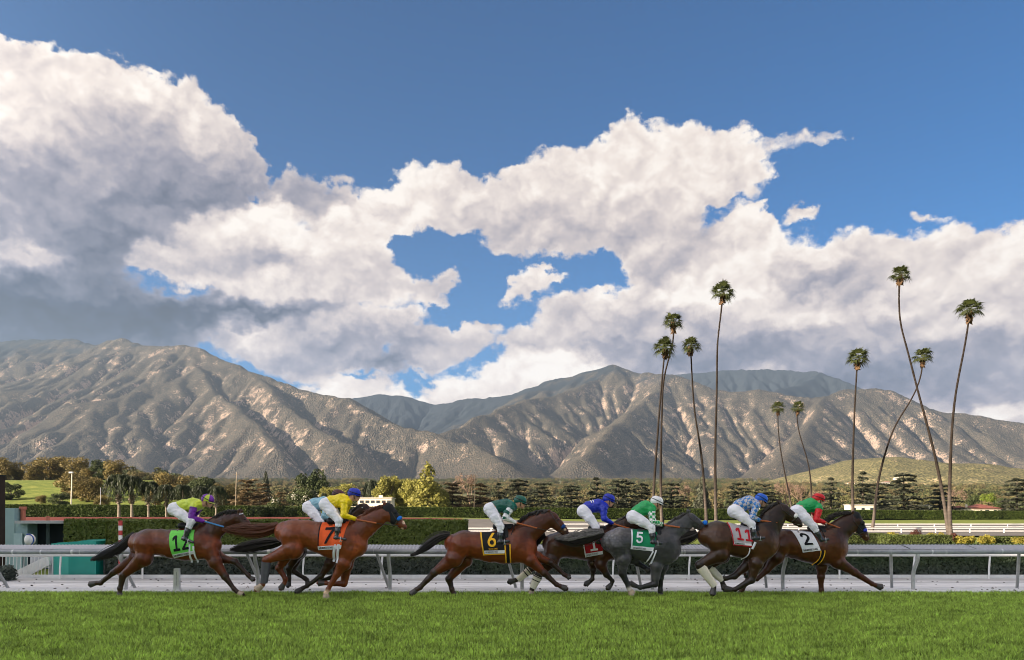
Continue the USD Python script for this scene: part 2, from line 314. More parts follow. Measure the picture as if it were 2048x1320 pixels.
# ---------------------------------------------------------------- mountains
def fastscape(z, dx, steps, K, dt, m=0.45, fixed=None):
    """Rivers cut the slopes: stream power, implicit, eight neighbours."""
    ny, nx = z.shape; N = nx * ny
    off = [(-1, 0), (1, 0), (0, -1), (0, 1), (-1, -1), (-1, 1), (1, -1), (1, 1)]
    idx = np.arange(N).reshape(ny, nx)
    for _ in range(steps):
        best = np.zeros((ny, nx)); rec = idx.copy(); dist = np.full((ny, nx), dx)
        zp = np.pad(z, 1, mode='edge'); ip = np.pad(idx, 1, mode='edge')
        for dy, dxx in off:
            L = dx * math.hypot(dy, dxx)
            s = (z - zp[1 + dy:1 + dy + ny, 1 + dxx:1 + dxx + nx]) / L
            b = s > best
            best[b] = s[b]; rec[b] = ip[1 + dy:1 + dy + ny, 1 + dxx:1 + dxx + nx][b]; dist[b] = L
        order = np.argsort(z.ravel(), kind='stable')
        r = rec.ravel().tolist(); area = [dx * dx] * N
        for i in order[::-1].tolist():
            j = r[i]
            if j != i: area[j] += area[i]
        f = (K * dt * np.array(area) ** m / dist.ravel()).tolist()
        zl = z.ravel().tolist()
        for i in order.tolist():
            j = r[i]
            if j != i: zl[i] = (zl[i] + f[i] * zl[j]) / (1 + f[i])
        z = np.array(zl).reshape(ny, nx)
        z = z + 0.025 * ndimage.laplace(z)
    return z

SPINES = [   # (column, row, distance) along each crest
    [(-260,720,7800),(-120,702,7400),(0,694,7000),(100,690,6800),(150,683,6600),(195,690,6400),(265,679,6200),(310,690,6100),(370,688,5900),(420,710,5700),(500,743,5400),(600,781,5100),(690,806,4900),(760,848,4600),(850,880,4300),(960,915,3900),(1010,942,3500)],
    [(290,690,6100),(335,750,5400),(240,826,4700),(130,888,4000),(40,928,3500)],
    [(370,690,5900),(430,780,5000),(520,850,4300),(560,920,3700)],
    [(500,743,5400),(600,840,4500),(690,900,3900)],
    [(-260,790,6200),(-100,770,5900),(0,762,5700),(60,745,5900),(150,700,6500)],
    [(600,835,8200),(700,806,8300),(760,796,8300),(800,796,8300),(870,812,8200),(930,806,7900),(1010,793,7600),(1060,773,7300),(1120,755,7000),(1195,745,6800),(1225,732,6700),(1280,751,6500),(1330,750,6200),(1400,773,6000),(1460,787,5900),(1530,784,5800),(1590,800,5700),(1650,803,5700),(1700,788,5800),(1790,796,5800),(1900,836,5600),(2048,868,5400),(2250,910,5200)],
    [(1225,735,6700),(1150,785,6100),(1050,806,5600),(960,850,5000),(875,886,4500)],
    [(1330,752,6200),(1240,850,4900),(1170,930,3900)],
    [(1650,803,5700),(1600,870,4600),(1560,940,3600)],
    [(1200,790,9800),(1330,760,9700),(1380,751,9600),(1440,745,9500),(1530,742,9400),(1580,744,9300),(1630,748,9000),(1660,756,8700),(1700,770,8400),(1780,798,7800),(1850,818,7300),(1960,842,6900),(2048,856,6600),(2250,880,6400)],
    [(1640,750,8900),(1560,790,7700),(1500,820,7000)],
]
NA, NR_ = 1000, 480
def mountains():
    dx = 30.0
    xs, ys = np.arange(-7200, 7200, dx), np.arange(2400, 10600, dx)
    X, Y = np.meshgrid(xs, ys)
    fan = 108 + (Y - 2400) * 0.052
    wob = meshkit.fbm(np.stack([X / 900, Y / 900, 0 * X], -1), 4, 5) - 0.5
    wob2 = meshkit.fbm(np.stack([X / 260, Y / 260, 0 * X + 3], -1), 3, 9) - 0.5
    Z = fan.copy()
    for sp in SPINES:
        p = np.array([P(a, b, c) for a, b, c in sp])
        for a, b in zip(p[:-1], p[1:]):
            ab = (b - a)[:2]
            t = np.clip(((X - a[0]) * ab[0] + (Y - a[1]) * ab[1]) / (ab @ ab), 0, 1)
            d = np.hypot(X - a[0] - t * ab[0], Y - a[1] - t * ab[1])
            h = a[2] + t * (b[2] - a[2])
            s = 0.60
            Z = np.maximum(Z, h + 70 - d * s * (1 - 0.25 * np.clip(d / 3500, 0, 1)))
    away = np.clip((Z - fan) / 200, 0, 1)
    Z = Z + (wob * 170 + wob2 * 60) * away * 0.8
    rs = np.random.RandomState(4)
    Z = Z + ndimage.gaussian_filter(rs.randn(*Z.shape), 1.2) * 26 * away
    Z0 = Z.copy()
    Z = fastscape(Z, dx, 44, 0.0024, 22.0, 0.42)
    Z = Z + (Z0 - Z) * 0.12
    na, nr = NA, NR_
    az = np.linspace(math.radians(-39), math.radians(39), na)
    yy = 2450 * (10300 / 2450) ** np.linspace(0, 1, nr)
    A, R = np.meshgrid(az, yy)
    gx, gy = np.tan(A) * R, R
    z = ndimage.map_coordinates(Z, [(gy - ys[0]) / dx, (gx - xs[0]) / dx], order=3, mode='nearest')
    fz = 108 + (gy - 2400) * 0.052
    aw = np.clip((z - fz) / 150, 0, 1)
    n1 = meshkit.fbm(np.stack([gx / 120, gy / 120, z / 160], -1), 4, 21)
    n2 = np.abs(meshkit.fbm(np.stack([gx / 70, gy / 70, z / 90], -1), 3, 33) - 0.5)
    z = z + aw * ((n1 - 0.5) * 40 - n2 * 34)
    fa, fr = np.meshgrid(np.arange(na - 1), np.arange(nr - 1))
    i = (fr * na + fa).ravel()
    f = np.vstack([np.stack([i, i + 1, i + na + 1], 1), np.stack([i, i + na + 1, i + na], 1)])
    return (np.stack([gx, gy, z], -1).reshape(-1, 3), f)

def land_material(name, veg1, veg2, rock1, rock2, rock_amt, sc, bump=0.6, dist=14.0, slope=1.1, forest_shade=False):
    n = {'g': ('geometry', {}), 'sn': ('separate_xyz', {}), 'sp': ('separate_xyz', {}),
         'n1': ('noise_texture', {'scale': sc, 'detail': 4.0, 'roughness': 0.6}), 'n2': ('noise_texture', {'scale': sc * 6, 'detail': 3.0, 'roughness': 0.7}),
         'n3': ('voronoi_texture', {'scale': sc * 7, 'randomness': 1.0}), 'n5': ('noise_texture', {'scale': sc * 0.3, 'detail': 3.0}),
         'st': ('mapping', {'scale': (1.0, 1.0, 0.3)}),
         'v': ('rgb_ramp', {'ramp': [(0.32, veg1), (0.68, veg2)]}), 'r': ('rgb_ramp', {'ramp': [(0.3, rock1), (0.7, rock2)]}),
         'a1': ('math', {'math_type': 'multiply_add', 'value2': 1.1}), 'a2': ('math', {'math_type': 'multiply_add', 'value2': 1.15}),
         'a5': ('math', {'math_type': 'multiply_add', 'value2': 0.8}),
         'a4': ('math', {'math_type': 'multiply_add', 'value2': -slope}), 'a6': ('math', {'math_type': 'multiply_add', 'value2': 0.00004}),
         'f': ('map_range', {'range_type': 'smoothstep', 'from_min': rock_amt, 'from_max': rock_amt + 0.18, 'clamp': True}),
         'mx': ('mix', {}), 'p': ('principled_bsdf', {'roughness': 0.95, 'specular_ior_level': 0.1}), 'b': ('bump', {'strength': bump, 'distance': dist})}
    l = [('g.position', 'st.vector'), ('st.vector', 'n1.vector'), ('st.vector', 'n2.vector'), ('g.position', 'n3.vector'), ('g.position', 'n5.vector'), ('g.normal', 'sn.vector'), ('g.position', 'sp.vector'),
         ('n3.distance', 'v.fac'), ('n2.fac', 'r.fac'), ('n1.fac', 'a1.value1'), ('n2.fac', 'a2.value1'), ('a2.value', 'a1.value3'), ('n5.fac', 'a5.value1'), ('a5.value', 'a2.value3'), ('sp.z', 'a6.value1'), ('a6.value', 'a5.value3'),
         ('sn.z', 'a4.value1'), ('a1.value', 'a4.value3'), ('a4.value', 'f.value'), ('f.result', 'mx.fac'), ('v.color', 'mx.color1'), ('r.color', 'mx.color2'), ('mx.color', 'p.base_color'),
         ('n3.distance', 'b.height'), ('b.normal', 'p.normal')]
    if forest_shade:                                                     # cloud shadow on the high far ridges, put into the colour as dark conifers
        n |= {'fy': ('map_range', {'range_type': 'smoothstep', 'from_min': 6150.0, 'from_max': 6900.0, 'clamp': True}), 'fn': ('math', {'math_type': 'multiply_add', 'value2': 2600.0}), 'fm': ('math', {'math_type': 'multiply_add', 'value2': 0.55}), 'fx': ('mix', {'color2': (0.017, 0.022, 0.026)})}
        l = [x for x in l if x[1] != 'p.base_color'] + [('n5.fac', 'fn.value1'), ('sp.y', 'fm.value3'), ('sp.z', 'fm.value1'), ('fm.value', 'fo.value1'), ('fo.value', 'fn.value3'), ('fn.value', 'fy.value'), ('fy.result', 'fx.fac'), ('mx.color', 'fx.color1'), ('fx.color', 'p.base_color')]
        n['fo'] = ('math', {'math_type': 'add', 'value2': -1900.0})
    return mats(name, n, l, 'p.BSDF')

mt = land_material('mountain', lin((0.025, 0.025, 0.020)), lin((0.080, 0.068, 0.050)), lin((0.125, 0.100, 0.082)), lin((0.33, 0.25, 0.19)), 0.835, 0.017, 0.8, 14.0, forest_shade=True)
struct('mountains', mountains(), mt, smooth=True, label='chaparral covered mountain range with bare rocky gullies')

# the air between here and the mountains
haze_mat = usdkit.material(stage, '/World/Looks/haze', {'v': ('principled_volume', {'color': (0.50, 0.70, 1.0), 'density': 2.0e-5, 'anisotropy': 0.2})}, [], volume='v.volume')
tag(usdkit.mesh(stage, '/World/haze', box(0, 3800, 1140, 42000, 15500, 2320), haze_mat), 'pale blue haze lying before the mountains', None, None, 'stuff')
# ---------------------------------------------------------------- ground, turf, track
def gz(x, y):
    """Height of the land: flat infield, a low terrace, a grassy rise at the left, then the long fan up to the mountains."""
    x, y = np.asarray(x, float), np.asarray(y, float)
    u = x / np.maximum(y, 1)
    z = sstep(62, 98, y) * (1.40 - 0.95 * sstep(-0.25, 0.35, u))
    z = z + 15.5 * sstep(190, 330, y) * sstep(-0.30, -0.46, u) * (1 - sstep(420, 700, y))
    return z + np.clip((y - 330) / 2120, 0, None) ** 1.15 * 112
def gp(px, Y):
    """The point of the ground under photo column px at distance Y."""
    x = (px - CX) / F * Y
    return np.array([x, Y, float(gz(x, Y))])

def land_sheet():
    ys = np.unique(np.r_[np.linspace(-400, 20.6, 8), np.geomspace(20.6, 2650, 150)])
    us = np.r_[np.linspace(-6, -0.85, 12), np.linspace(-0.8, 0.8, 180), np.linspace(0.85, 6, 12)]
    U, Y = np.meshgrid(us, ys)
    X = U * np.maximum(Y, 120)
    Z = np.where(Y < 20.7, -0.35, gz(X, Y)) - np.where(Y > 30, meshkit.fbm(np.stack([X / 9, Y / 9, 0 * X], -1), 2, 3) * 0.12, 0)
    nx = len(us); i = (np.arange(len(ys) - 1)[:, None] * nx + np.arange(nx - 1)).ravel()
    return np.stack([X, Y, Z], -1).reshape(-1, 3), np.vstack([np.stack([i, i + 1, i + nx + 1], 1), np.stack([i, i + nx + 1, i + nx], 1)])
def land_mat():
    n = {'g': ('geometry', {}), 's': ('separate_xyz', {}), 'n1': ('noise_texture', {'scale': 0.06, 'detail': 5.0, 'roughness': 0.65}), 'n2': ('noise_texture', {'scale': 0.30, 'detail': 6.0, 'roughness': 0.72}),
         'gr': ('rgb_ramp', {'ramp': [(0.3, lin((0.055, 0.085, 0.018))), (0.5, lin((0.12, 0.15, 0.028))), (0.72, lin((0.24, 0.24, 0.055)))]}),
         'ea': ('rgb_ramp', {'ramp': [(0.3, lin((0.07, 0.08, 0.035))), (0.5, lin((0.10, 0.105, 0.05))), (0.75, lin((0.27, 0.21, 0.14)))]}),
         'far': ('map_range', {'from_min': 330.0, 'from_max': 470.0, 'clamp': True}), 'mx': ('mix', {}), 'p': ('principled_bsdf', {'roughness': 0.95, 'specular_ior_level': 0.1})}
    l = [('g.position', 's.vector'), ('g.position', 'n1.vector'), ('g.position', 'n2.vector'), ('n2.fac', 'gr.fac'), ('n1.fac', 'ea.fac'), ('s.y', 'far.value'), ('far.result', 'mx.fac'), ('gr.color', 'mx.color1'), ('ea.color', 'mx.color2'), ('mx.color', 'p.base_color')]
    return mats('land', n, l, 'p.BSDF')
struct('ground', land_sheet(), land_mat(), smooth=True, label='green lawns and open land beyond the track')

HILL = {}
def hill_z(x, y): return HILL['f'](np.array([[y, x]]))[0]
def hill_mesh():
    crest = np.array([P(a, b, 1950) for a, b in [(1440, 992), (1500, 975), (1560, 956), (1640, 934), (1700, 919), (1780, 915), (1850, 929), (1950, 947), (2060, 962), (2200, 985)]])
    xs, ys = np.linspace(crest[0, 0] - 150, crest[-1, 0] + 100, 220), np.linspace(1180, 2700, 120)
    X, Y = np.meshgrid(xs, ys)
    h = np.interp(X, crest[:, 0], crest[:, 2])
    wob = meshkit.fbm(np.stack([X / 160, Y / 160, 0 * X], -1), 5, 8)
    Z = h * np.clip(1 - np.abs((Y - 1950) / 760) ** 1.5, -0.2, 1) + (wob - 0.5) * 46 * np.clip(np.abs(Y - 1950) / 250, 0.25, 1)
    Z = np.where((X < crest[0, 0]) | (X > crest[-1, 0]), Z - 0, Z)
    from scipy.interpolate import RegularGridInterpolator
    HILL['f'] = RegularGridInterpolator((ys, xs), Z)
    i = (np.arange(len(ys) - 1)[:, None] * len(xs) + np.arange(len(xs) - 1)).ravel(); nx = len(xs)
    return np.stack([X, Y, Z], -1).reshape(-1, 3), np.vstack([np.stack([i, i + 1, i + nx + 1], 1), np.stack([i, i + nx + 1, i + nx], 1)])
struct('hill', hill_mesh(), land_material('foothill', lin((0.050, 0.052, 0.024)), lin((0.16, 0.14, 0.065)), lin((0.21, 0.155, 0.09)), lin((0.38, 0.29, 0.17)), 0.80, 0.030, slope=0.95, bump=.5, dist=6.0), smooth=True, label='low yellow green foothill before the right mountain')

def sheet(name, x0, x1, y0, y1, z, mat, label=None, kind='structure'):
    return struct(name, (np.array([[x0, y0, z], [x1, y0, z], [x1, y1, z], [x0, y1, z]], float), np.array([[0, 1, 2], [0, 2, 3]])), mat, label=label, kind=kind)
turf_mat = plain('turf_soil', (0.13, 0.22, 0.045), 0.95, 0.1, var=0.45, scale=5.0)
sheet('turf', -70, 70, -14, 16.72, 0.0, turf_mat, 'mown green turf course')
# dirt track with harrow lines between turf rail and hedge
def track_mat():
    n = {'g': ('geometry', {}), 'm': ('mapping', {'scale': (0.25, 3.0, 1.0)}), 'n1': ('noise_texture', {'scale': 2.2, 'detail': 5.0, 'roughness': 0.65}), 'n2': ('noise_texture', {'scale': 38.0, 'detail': 3.0}),
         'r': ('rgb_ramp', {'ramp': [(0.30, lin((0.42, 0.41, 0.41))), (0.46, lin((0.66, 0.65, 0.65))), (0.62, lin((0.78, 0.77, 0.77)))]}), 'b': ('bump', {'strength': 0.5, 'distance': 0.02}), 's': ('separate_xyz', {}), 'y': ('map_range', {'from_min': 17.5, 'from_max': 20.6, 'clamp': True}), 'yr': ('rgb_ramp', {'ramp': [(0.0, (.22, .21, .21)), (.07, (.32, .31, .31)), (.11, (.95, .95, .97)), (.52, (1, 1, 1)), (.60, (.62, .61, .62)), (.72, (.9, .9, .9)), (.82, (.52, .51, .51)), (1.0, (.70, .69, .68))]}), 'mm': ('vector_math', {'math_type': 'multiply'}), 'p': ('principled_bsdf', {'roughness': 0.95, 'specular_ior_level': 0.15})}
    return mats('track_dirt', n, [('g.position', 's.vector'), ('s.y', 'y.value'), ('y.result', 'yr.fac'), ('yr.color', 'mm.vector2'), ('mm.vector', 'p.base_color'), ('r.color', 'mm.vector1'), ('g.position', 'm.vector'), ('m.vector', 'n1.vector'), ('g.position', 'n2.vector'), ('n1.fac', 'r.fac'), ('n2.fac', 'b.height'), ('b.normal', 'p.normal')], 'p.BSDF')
def track_mesh():
    ys = np.linspace(17.5, 20.62, 90); xs = np.linspace(-45, 45, 200)
    X, Y = np.meshgrid(xs, ys)
    Z = 0.006 + 0.010 * np.sin(Y * 2 * math.pi / 0.62 + 0.3 * np.sin(X * 0.2)) + (meshkit.fbm(np.stack([X * 1.3, Y * 3, 0 * X], -1), 3, 2) - 0.5) * 0.03
    nx = len(xs); i = (np.arange(len(ys) - 1)[:, None] * nx + np.arange(nx - 1)).ravel()
    return np.stack([X, Y, Z], -1).reshape(-1, 3), np.vstack([np.stack([i, i + 1, i + nx + 1], 1), np.stack([i, i + nx + 1, i + nx], 1)])
struct('dirt_track', track_mesh(), track_mat(), smooth=True, label='pale harrowed dirt path between rail and hedge')
def clods():
    r = np.random.RandomState(77); ms = []
    for k in range(190):
        m = trimesh.creation.icosahedron(); m.vertices *= r.uniform(.6, 1.2, m.vertices.shape) * r.uniform(.008, .030) * [1.3, 1.3, .7]
        m.apply_translation((r.uniform(-13, 13), r.choice([r.uniform(17.5, 20.5), r.uniform(16.8, 17.45)], p=[.75, .25]), .012)); 
        if m.centroid[1] < 17.5: m.apply_translation((0, 0, .045))
        ms.append(m)
    tag(usdkit.mesh(stage, '/World/dirt_clods', join(ms), plain('dark_clod', (.055, .045, .038), .95, .1, var=.4, scale=20.0)), 'small dark clods of earth scattered on the pale path', 'clods', None, 'stuff')
clods()
conc = plain('concrete', (0.72, 0.71, 0.69), 0.85, 0.3, var=0.14, scale=3.0, bump=0.2)
for k in range(15):
    x = -45 + 6 * k + 3
    part('/World/kerb_strip', 'concrete_slab', box(x, 17.12, 0.005, 5.985, 0.76, 0.09), conc)
tag(UsdGeom.Xform.Define(stage, '/World/kerb_strip'), 'pale concrete strip along the turf edge', None, None, 'structure')
white = plain('white_paint', (0.72, 0.71, 0.69), 0.45, 0.5, var=0.08, scale=5.0, bump=0.05)
struct('kerb', box(0, 20.68, 0.045, 90, 0.08, 0.11), white, label='low white edging board under the hedge')

# grass: patches of blades set side by side
rng = np.random.RandomState(11)
def blade_patch(n, seed, size=0.5, hmin=0.026, hmax=0.066):
    r = np.random.RandomState(seed)
    b = np.stack([(r.rand(n) - .5) * size * 1.08, (r.rand(n) - .5) * size * 1.08, np.full(n, -0.004)], 1)
    h = r.uniform(hmin, hmax, n) * (0.30 + 1.25 * sstep(.2, .7, meshkit.noise(b * [3.5, 22, 1] + seed, 3)) * .9 + .35 * meshkit.noise(b * [9, 30, 1] + seed, 8)); w = r.uniform(0.0045, 0.0085, n); a = r.rand(n) * 2 * np.pi
    lean = r.normal(0, 0.45, (n, 2)) * h[:, None]
    d = np.stack([np.cos(a) * w, np.sin(a) * w, 0 * a], 1)
    mid = b + np.stack([lean[:, 0] * .35, lean[:, 1] * .35, h * 0.6], 1)
    top = b + np.stack([lean[:, 0], lean[:, 1], h], 1)
    v = np.stack([b - d, b + d, mid + d * .7, mid - d * .7, top], 1).reshape(-1, 3)
    k = np.arange(n)[:, None] * 5
    f = np.concatenate([k + [0, 1, 2], k + [0, 2, 3], k + [3, 2, 4]]).reshape(-1, 3)
    return v, f
def leaf_mat(name, c1, c2, trans=0.25, rough=0.55, spec=0.3, island=True, vec='position', nscale=0.8, nvar=0.35, stretch=(1, 1, 1)):
    """Leaves: each differs a little from its neighbours; light passes through some."""
    c1, c2 = np.array(c1), np.array(c2)
    n = {'g': ('geometry', {}), 'r': ('rgb_ramp', {'ramp': [(0.0, lin(c1)), (1.0, lin(c2))]}), 'ms': ('mapping', {'scale': stretch}), 'no': ('noise_texture', {'scale': nscale, 'detail': 4.0}),
         'nm': ('map_range', {'from_min': 0.3, 'from_max': 0.7, 'to_min': 1 - nvar, 'to_max': 1 + nvar, 'clamp': True}), 'cm': ('vector_math', {'math_type': 'scale'}),
         'p': ('principled_bsdf', {'roughness': rough, 'specular_ior_level': spec}), 't': ('translucent_bsdf', {}), 'm': ('mix_closure', {'fac': trans})}
    l = [('g.random_per_island', 'r.fac'), ('g.position', 'ms.vector'), ('ms.vector', 'no.vector'), ('no.fac', 'nm.value'), ('r.color', 'cm.vector1'), ('nm.result', 'cm.scale'), ('cm.vector', 'p.base_color'), ('cm.vector', 't.color'), ('p.BSDF', 'm.closure1'), ('t.BSDF', 'm.closure2')]
    return mats(name, n, l, 'm.closure')
grass_mat = leaf_mat('grass', (0.27, 0.36, 0.065), (0.88, 0.88, 0.42), 0.44, 0.5, 0.3, nscale=3.5, nvar=0.55, stretch=(.40, 2.4, 1))
def turf_blades():
    n = {'g': ('geometry', {}), 'r': ('rgb_ramp', {'ramp': [(0.0, lin((0.25, 0.34, 0.06))), (1.0, lin((0.88, 0.88, 0.42)))]}), 'ms': ('mapping', {'scale': (1.3, 8.0, 1.0)}), 'no': ('noise_texture', {'scale': 1.0, 'detail': 3.0}), 'mf': ('mapping', {'scale': (34.0, 11.0, 4.0)}), 'nf': ('noise_texture', {'scale': 1.0, 'detail': 2.0}),
         'a': ('map_range', {'from_min': 0.32, 'from_max': 0.62, 'to_min': 0.62, 'to_max': 1.70, 'clamp': True}), 'b': ('map_range', {'from_min': 0.30, 'from_max': 0.68, 'to_min': 0.32, 'to_max': 1.75, 'clamp': True}), 'c': ('vector_math', {'math_type': 'scale'}), 'd': ('vector_math', {'math_type': 'scale'}),
         'p': ('principled_bsdf', {'roughness': 0.5, 'specular_ior_level': 0.3}), 't': ('translucent_bsdf', {}), 'm': ('mix_closure', {'fac': 0.40})}
    l = [('g.position', 'ms.vector'), ('ms.vector', 'no.vector'), ('g.position', 'mf.vector'), ('mf.vector', 'nf.vector'), ('g.random_per_island', 'r.fac'), ('no.fac', 'a.value'), ('nf.fac', 'b.value'), ('r.color', 'c.vector1'), ('a.result', 'c.scale'), ('c.vector', 'd.vector1'), ('b.result', 'd.scale'), ('d.vector', 'p.base_color'), ('d.vector', 't.color'), ('p.BSDF', 'm.closure1'), ('t.BSDF', 'm.closure2')]
    return mats('turf_blades', n, l, 'm.closure')
grass_mat = turf_blades()
gpi = UsdGeom.PointInstancer.Define(stage, '/World/grass')
pos, ids, quats = [], [], []
for k in range(7):
    part('/World/grass', 'blade_patch', blade_patch(680, 50 + k), grass_mat)
for y in np.arange(7.6, 16.75, 0.5):
    for x in np.arange(-0.72 * (y + .6) - .6, 0.72 * (y + .6) + .6, 0.5):
        pos.append((x, min(y, 16.44 + .07 * rng.rand()), 0.0)); ids.append(rng.randint(7)); a = rng.randint(2) * math.pi / 2
        quats.append(Gf.Quath(math.cos(a), 0, 0, math.sin(a)))
gpi.CreatePrototypesRel().SetTargets(['/World/grass/blade_patch'] + [f'/World/grass/blade_patch_{k:03d}' for k in range(1, 7)])
gpi.CreatePositionsAttr(Vt.Vec3fArray([Gf.Vec3f(*map(float, p)) for p in pos])); gpi.CreateProtoIndicesAttr(ids); gpi.CreateOrientationsAttr(quats)
tag(gpi, 'short green grass blades of the turf course', 'grass', None, 'stuff')

# building added out of view, left of the camera, to shade the course
def added_clubhouse():
    t = thing('added_clubhouse', 'tall galleried building added out of view to shade the course', 'added_clubhouse')
    m1 = plain('stand_wall', (0.62, 0.64, 0.58), 0.8, 0.3, var=0.08, scale=0.3)
    m2 = plain('stand_roof', (0.35, 0.44, 0.42), 0.6, 0.4, var=0.08, scale=0.3)
    x0, x1, y0, y1 = -112.0, -70.0, -84.0, -3.0
    part(t, 'wall', box((x0 + x1) / 2 - 3, (y0 + y1) / 2, 13, x1 - x0 - 12, y1 - y0 - 4, 26), m1)
    for k in range(6): part(t, 'gallery', box((x0 + x1) / 2, (y0 + y1) / 2, 4.4 * k + .3, x1 - x0, y1 - y0, .6), m1)
    part(t, 'roof', box((x0 + x1) / 2, (y0 + y1) / 2, 26.6, x1 - x0 + 3, y1 - y0 + 3, 1.2), m2)
    for k in range(12):
        part(t, 'column', box(x1 - .5, y0 + 1 + k * 7.1, 13, .6, .6, 26), m2)
added_clubhouse()
# ---------------------------------------------------------------- hedges
def cards(pts, nrm, size, r, aspect=1.5, tilt=0.6):
    """Leaf-shaped faces at the points, turned roughly to the normals."""
    n = len(pts)
    N = np.asarray(nrm, float) + r.normal(0, tilt, (n, 3)); N /= np.linalg.norm(N, axis=1, keepdims=True) + 1e-9
    a = np.cross(N, r.normal(0, 1, (n, 3))); a /= np.linalg.norm(a, axis=1, keepdims=True) + 1e-9
    b = np.cross(N, a)
    s = np.broadcast_to(size, (n,)) * r.uniform(0.7, 1.3, n)
    a, b = a * (s * aspect * .5)[:, None], b * (s * .5)[:, None]
    v = np.stack([pts - a, pts - b * .9 + a * .1, pts + a, pts + b * .9 + a * .1], 1).reshape(-1, 3)
    k = np.arange(n)[:, None] * 4
    return trimesh.Trimesh(v, np.concatenate([k + [0, 1, 2], k + [0, 2, 3]]).reshape(-1, 3), process=False)
def hedge(name, label, cat, a, b, h, w, size, dens, mat, core, seed=1, group=None, wob=0.04, za=None, zb=None):
    """A clipped hedge from a to b (ground points of its front foot): dark inside, leaves over top, front and ends."""
    r = np.random.RandomState(seed)
    a, b = np.array(a, float), np.array(b, float)
    L = np.linalg.norm((b - a)[:2]); d = (b - a) / L; nrm = np.array([d[1], -d[0], 0]); nrm *= -np.sign(nrm[1]) if nrm[1] > 0 else 1
    t = thing(name, label, cat, (a + b) / 2, group)
    o = (a + b) / 2
    def at(s, dep, z): return a + d * s[:, None] - nrm * dep[:, None] + np.array([0, 0, 1.0]) * z[:, None] - o
    pts, nr = [], []
    nf, nt = int(L * h * dens), int(L * w * dens)
    s, z = r.rand(nf) * L, h * r.rand(nf) ** 0.85
    bump = (meshkit.fbm(np.stack([s / (size * 9), z / (size * 9), 0 * s], -1), 3, seed) - 0.5) * 2
    pts.append(at(s, -bump * wob * 1.5 + r.rand(nf) * size * .5, z)); nr.append(np.broadcast_to(nrm + [0, 0, .35], (nf, 3)))
    s, q = r.rand(nt) * L, r.rand(nt) * w
    bump = (meshkit.fbm(np.stack([s / (size * 9), q / (size * 9), 0 * s + 7], -1), 3, seed) - 0.5) * 2
    pts.append(at(s, q, h + bump * wob - r.rand(nt) * size * .4)); nr.append(np.broadcast_to([0, 0, 1.0], (nt, 3)))
    for e, sg in ((0.0, -1), (L, 1)):
        ne = int(w * h * dens); pts.append(at(np.full(ne, e), r.rand(ne) * w, r.rand(ne) * h)); nr.append(np.broadcast_to(d * sg, (ne, 3)))
    part(t, 'foliage', cards(np.vstack(pts), np.vstack(nr), size, r), mat)
    c = np.array([at(np.array([s_]), np.array([q_]), np.array([z_]))[0] for s_ in (size, L - size) for q_ in (size * .8, w - size * .3) for z_ in (-0.4, h - size * .8)])
    part(t, 'inner_twigs', (c, np.array([[0, 1, 3], [0, 3, 2], [4, 6, 7], [4, 7, 5], [0, 4, 5], [0, 5, 1], [2, 3, 7], [2, 7, 6], [1, 5, 7], [1, 7, 3], [0, 2, 6], [0, 6, 4]])), core)
    return t
twig = plain('inner_twigs', (0.022, 0.026, 0.013), 0.95, 0.05, var=0.3, scale=3.0)
def dusty(name, c1, c2, z0, z1):
    """Hedge leaves with the track's dust on the lower ones."""
    n = {'g': ('geometry', {}), 's': ('separate_xyz', {}), 'r': ('rgb_ramp', {'ramp': [(0.0, lin(c1)), (1.0, lin(c2))]}), 'd': ('rgb_ramp', {'ramp': [(0.0, lin((0.07, 0.085, 0.065))), (0.5, lin((0.30, 0.31, 0.29))), (0.8, lin((0.60, 0.60, 0.59))), (1.0, lin((0.80, 0.80, 0.80)))]}),
         'no': ('noise_texture', {'scale': 3.0, 'detail': 3.0}), 'nz': ('math', {'math_type': 'multiply_add', 'value2': 0.5}), 'f': ('map_range', {'range_type': 'smoothstep', 'from_min': z1 + .25, 'from_max': z0 + .25, 'clamp': True}),
         'x': ('mix', {}), 'p': ('principled_bsdf', {'roughness': 0.5, 'specular_ior_level': 0.35}), 't': ('translucent_bsdf', {}), 'm': ('mix_closure', {'fac': 0.15})}
    l = [('g.position', 's.vector'), ('g.position', 'no.vector'), ('g.random_per_island', 'r.fac'), ('g.random_per_island', 'd.fac'), ('no.fac', 'nz.value1'), ('s.z', 'nz.value3'), ('nz.value', 'f.value'), ('f.result', 'x.fac'), ('r.color', 'x.color1'), ('d.color', 'x.color2'),
         ('x.color', 'p.base_color'), ('x.color', 't.color'), ('p.BSDF', 'm.closure1'), ('t.BSDF', 'm.closure2')]
    return mats(name, n, l, 'm.closure')
near_leaf = dusty('near_hedge_leaf', (0.10, 0.13, 0.020), (0.36, 0.38, 0.075), 0.40, 0.85)
low_leaf = dusty('low_hedge_leaf', (0.045, 0.070, 0.026), (0.19, 0.23, 0.085), 0.05, 0.60)
hedge('hedge', 'tall clipped green hedge behind the rail, dusty at its foot', 'hedge', (-11.35, 20.95, 0), (-1.32, 20.95, 0), 1.60, 1.3, 0.062, 1500, near_leaf, twig, 3)
hedge('hedge', 'tall clipped hedge section behind the teal bin', 'hedge', (-13.2, 22.1, 0), (-11.5, 22.1, 0), 1.62, 0.9, 0.062, 1300, near_leaf, twig, 5)
hedge('hedge', 'low dark clipped hedge running behind the rail to the right edge', 'hedge', (-1.30, 20.98, 0), (16.2, 20.98, 0), 0.90, 0.8, 0.062, 1500, low_leaf, twig, 4)

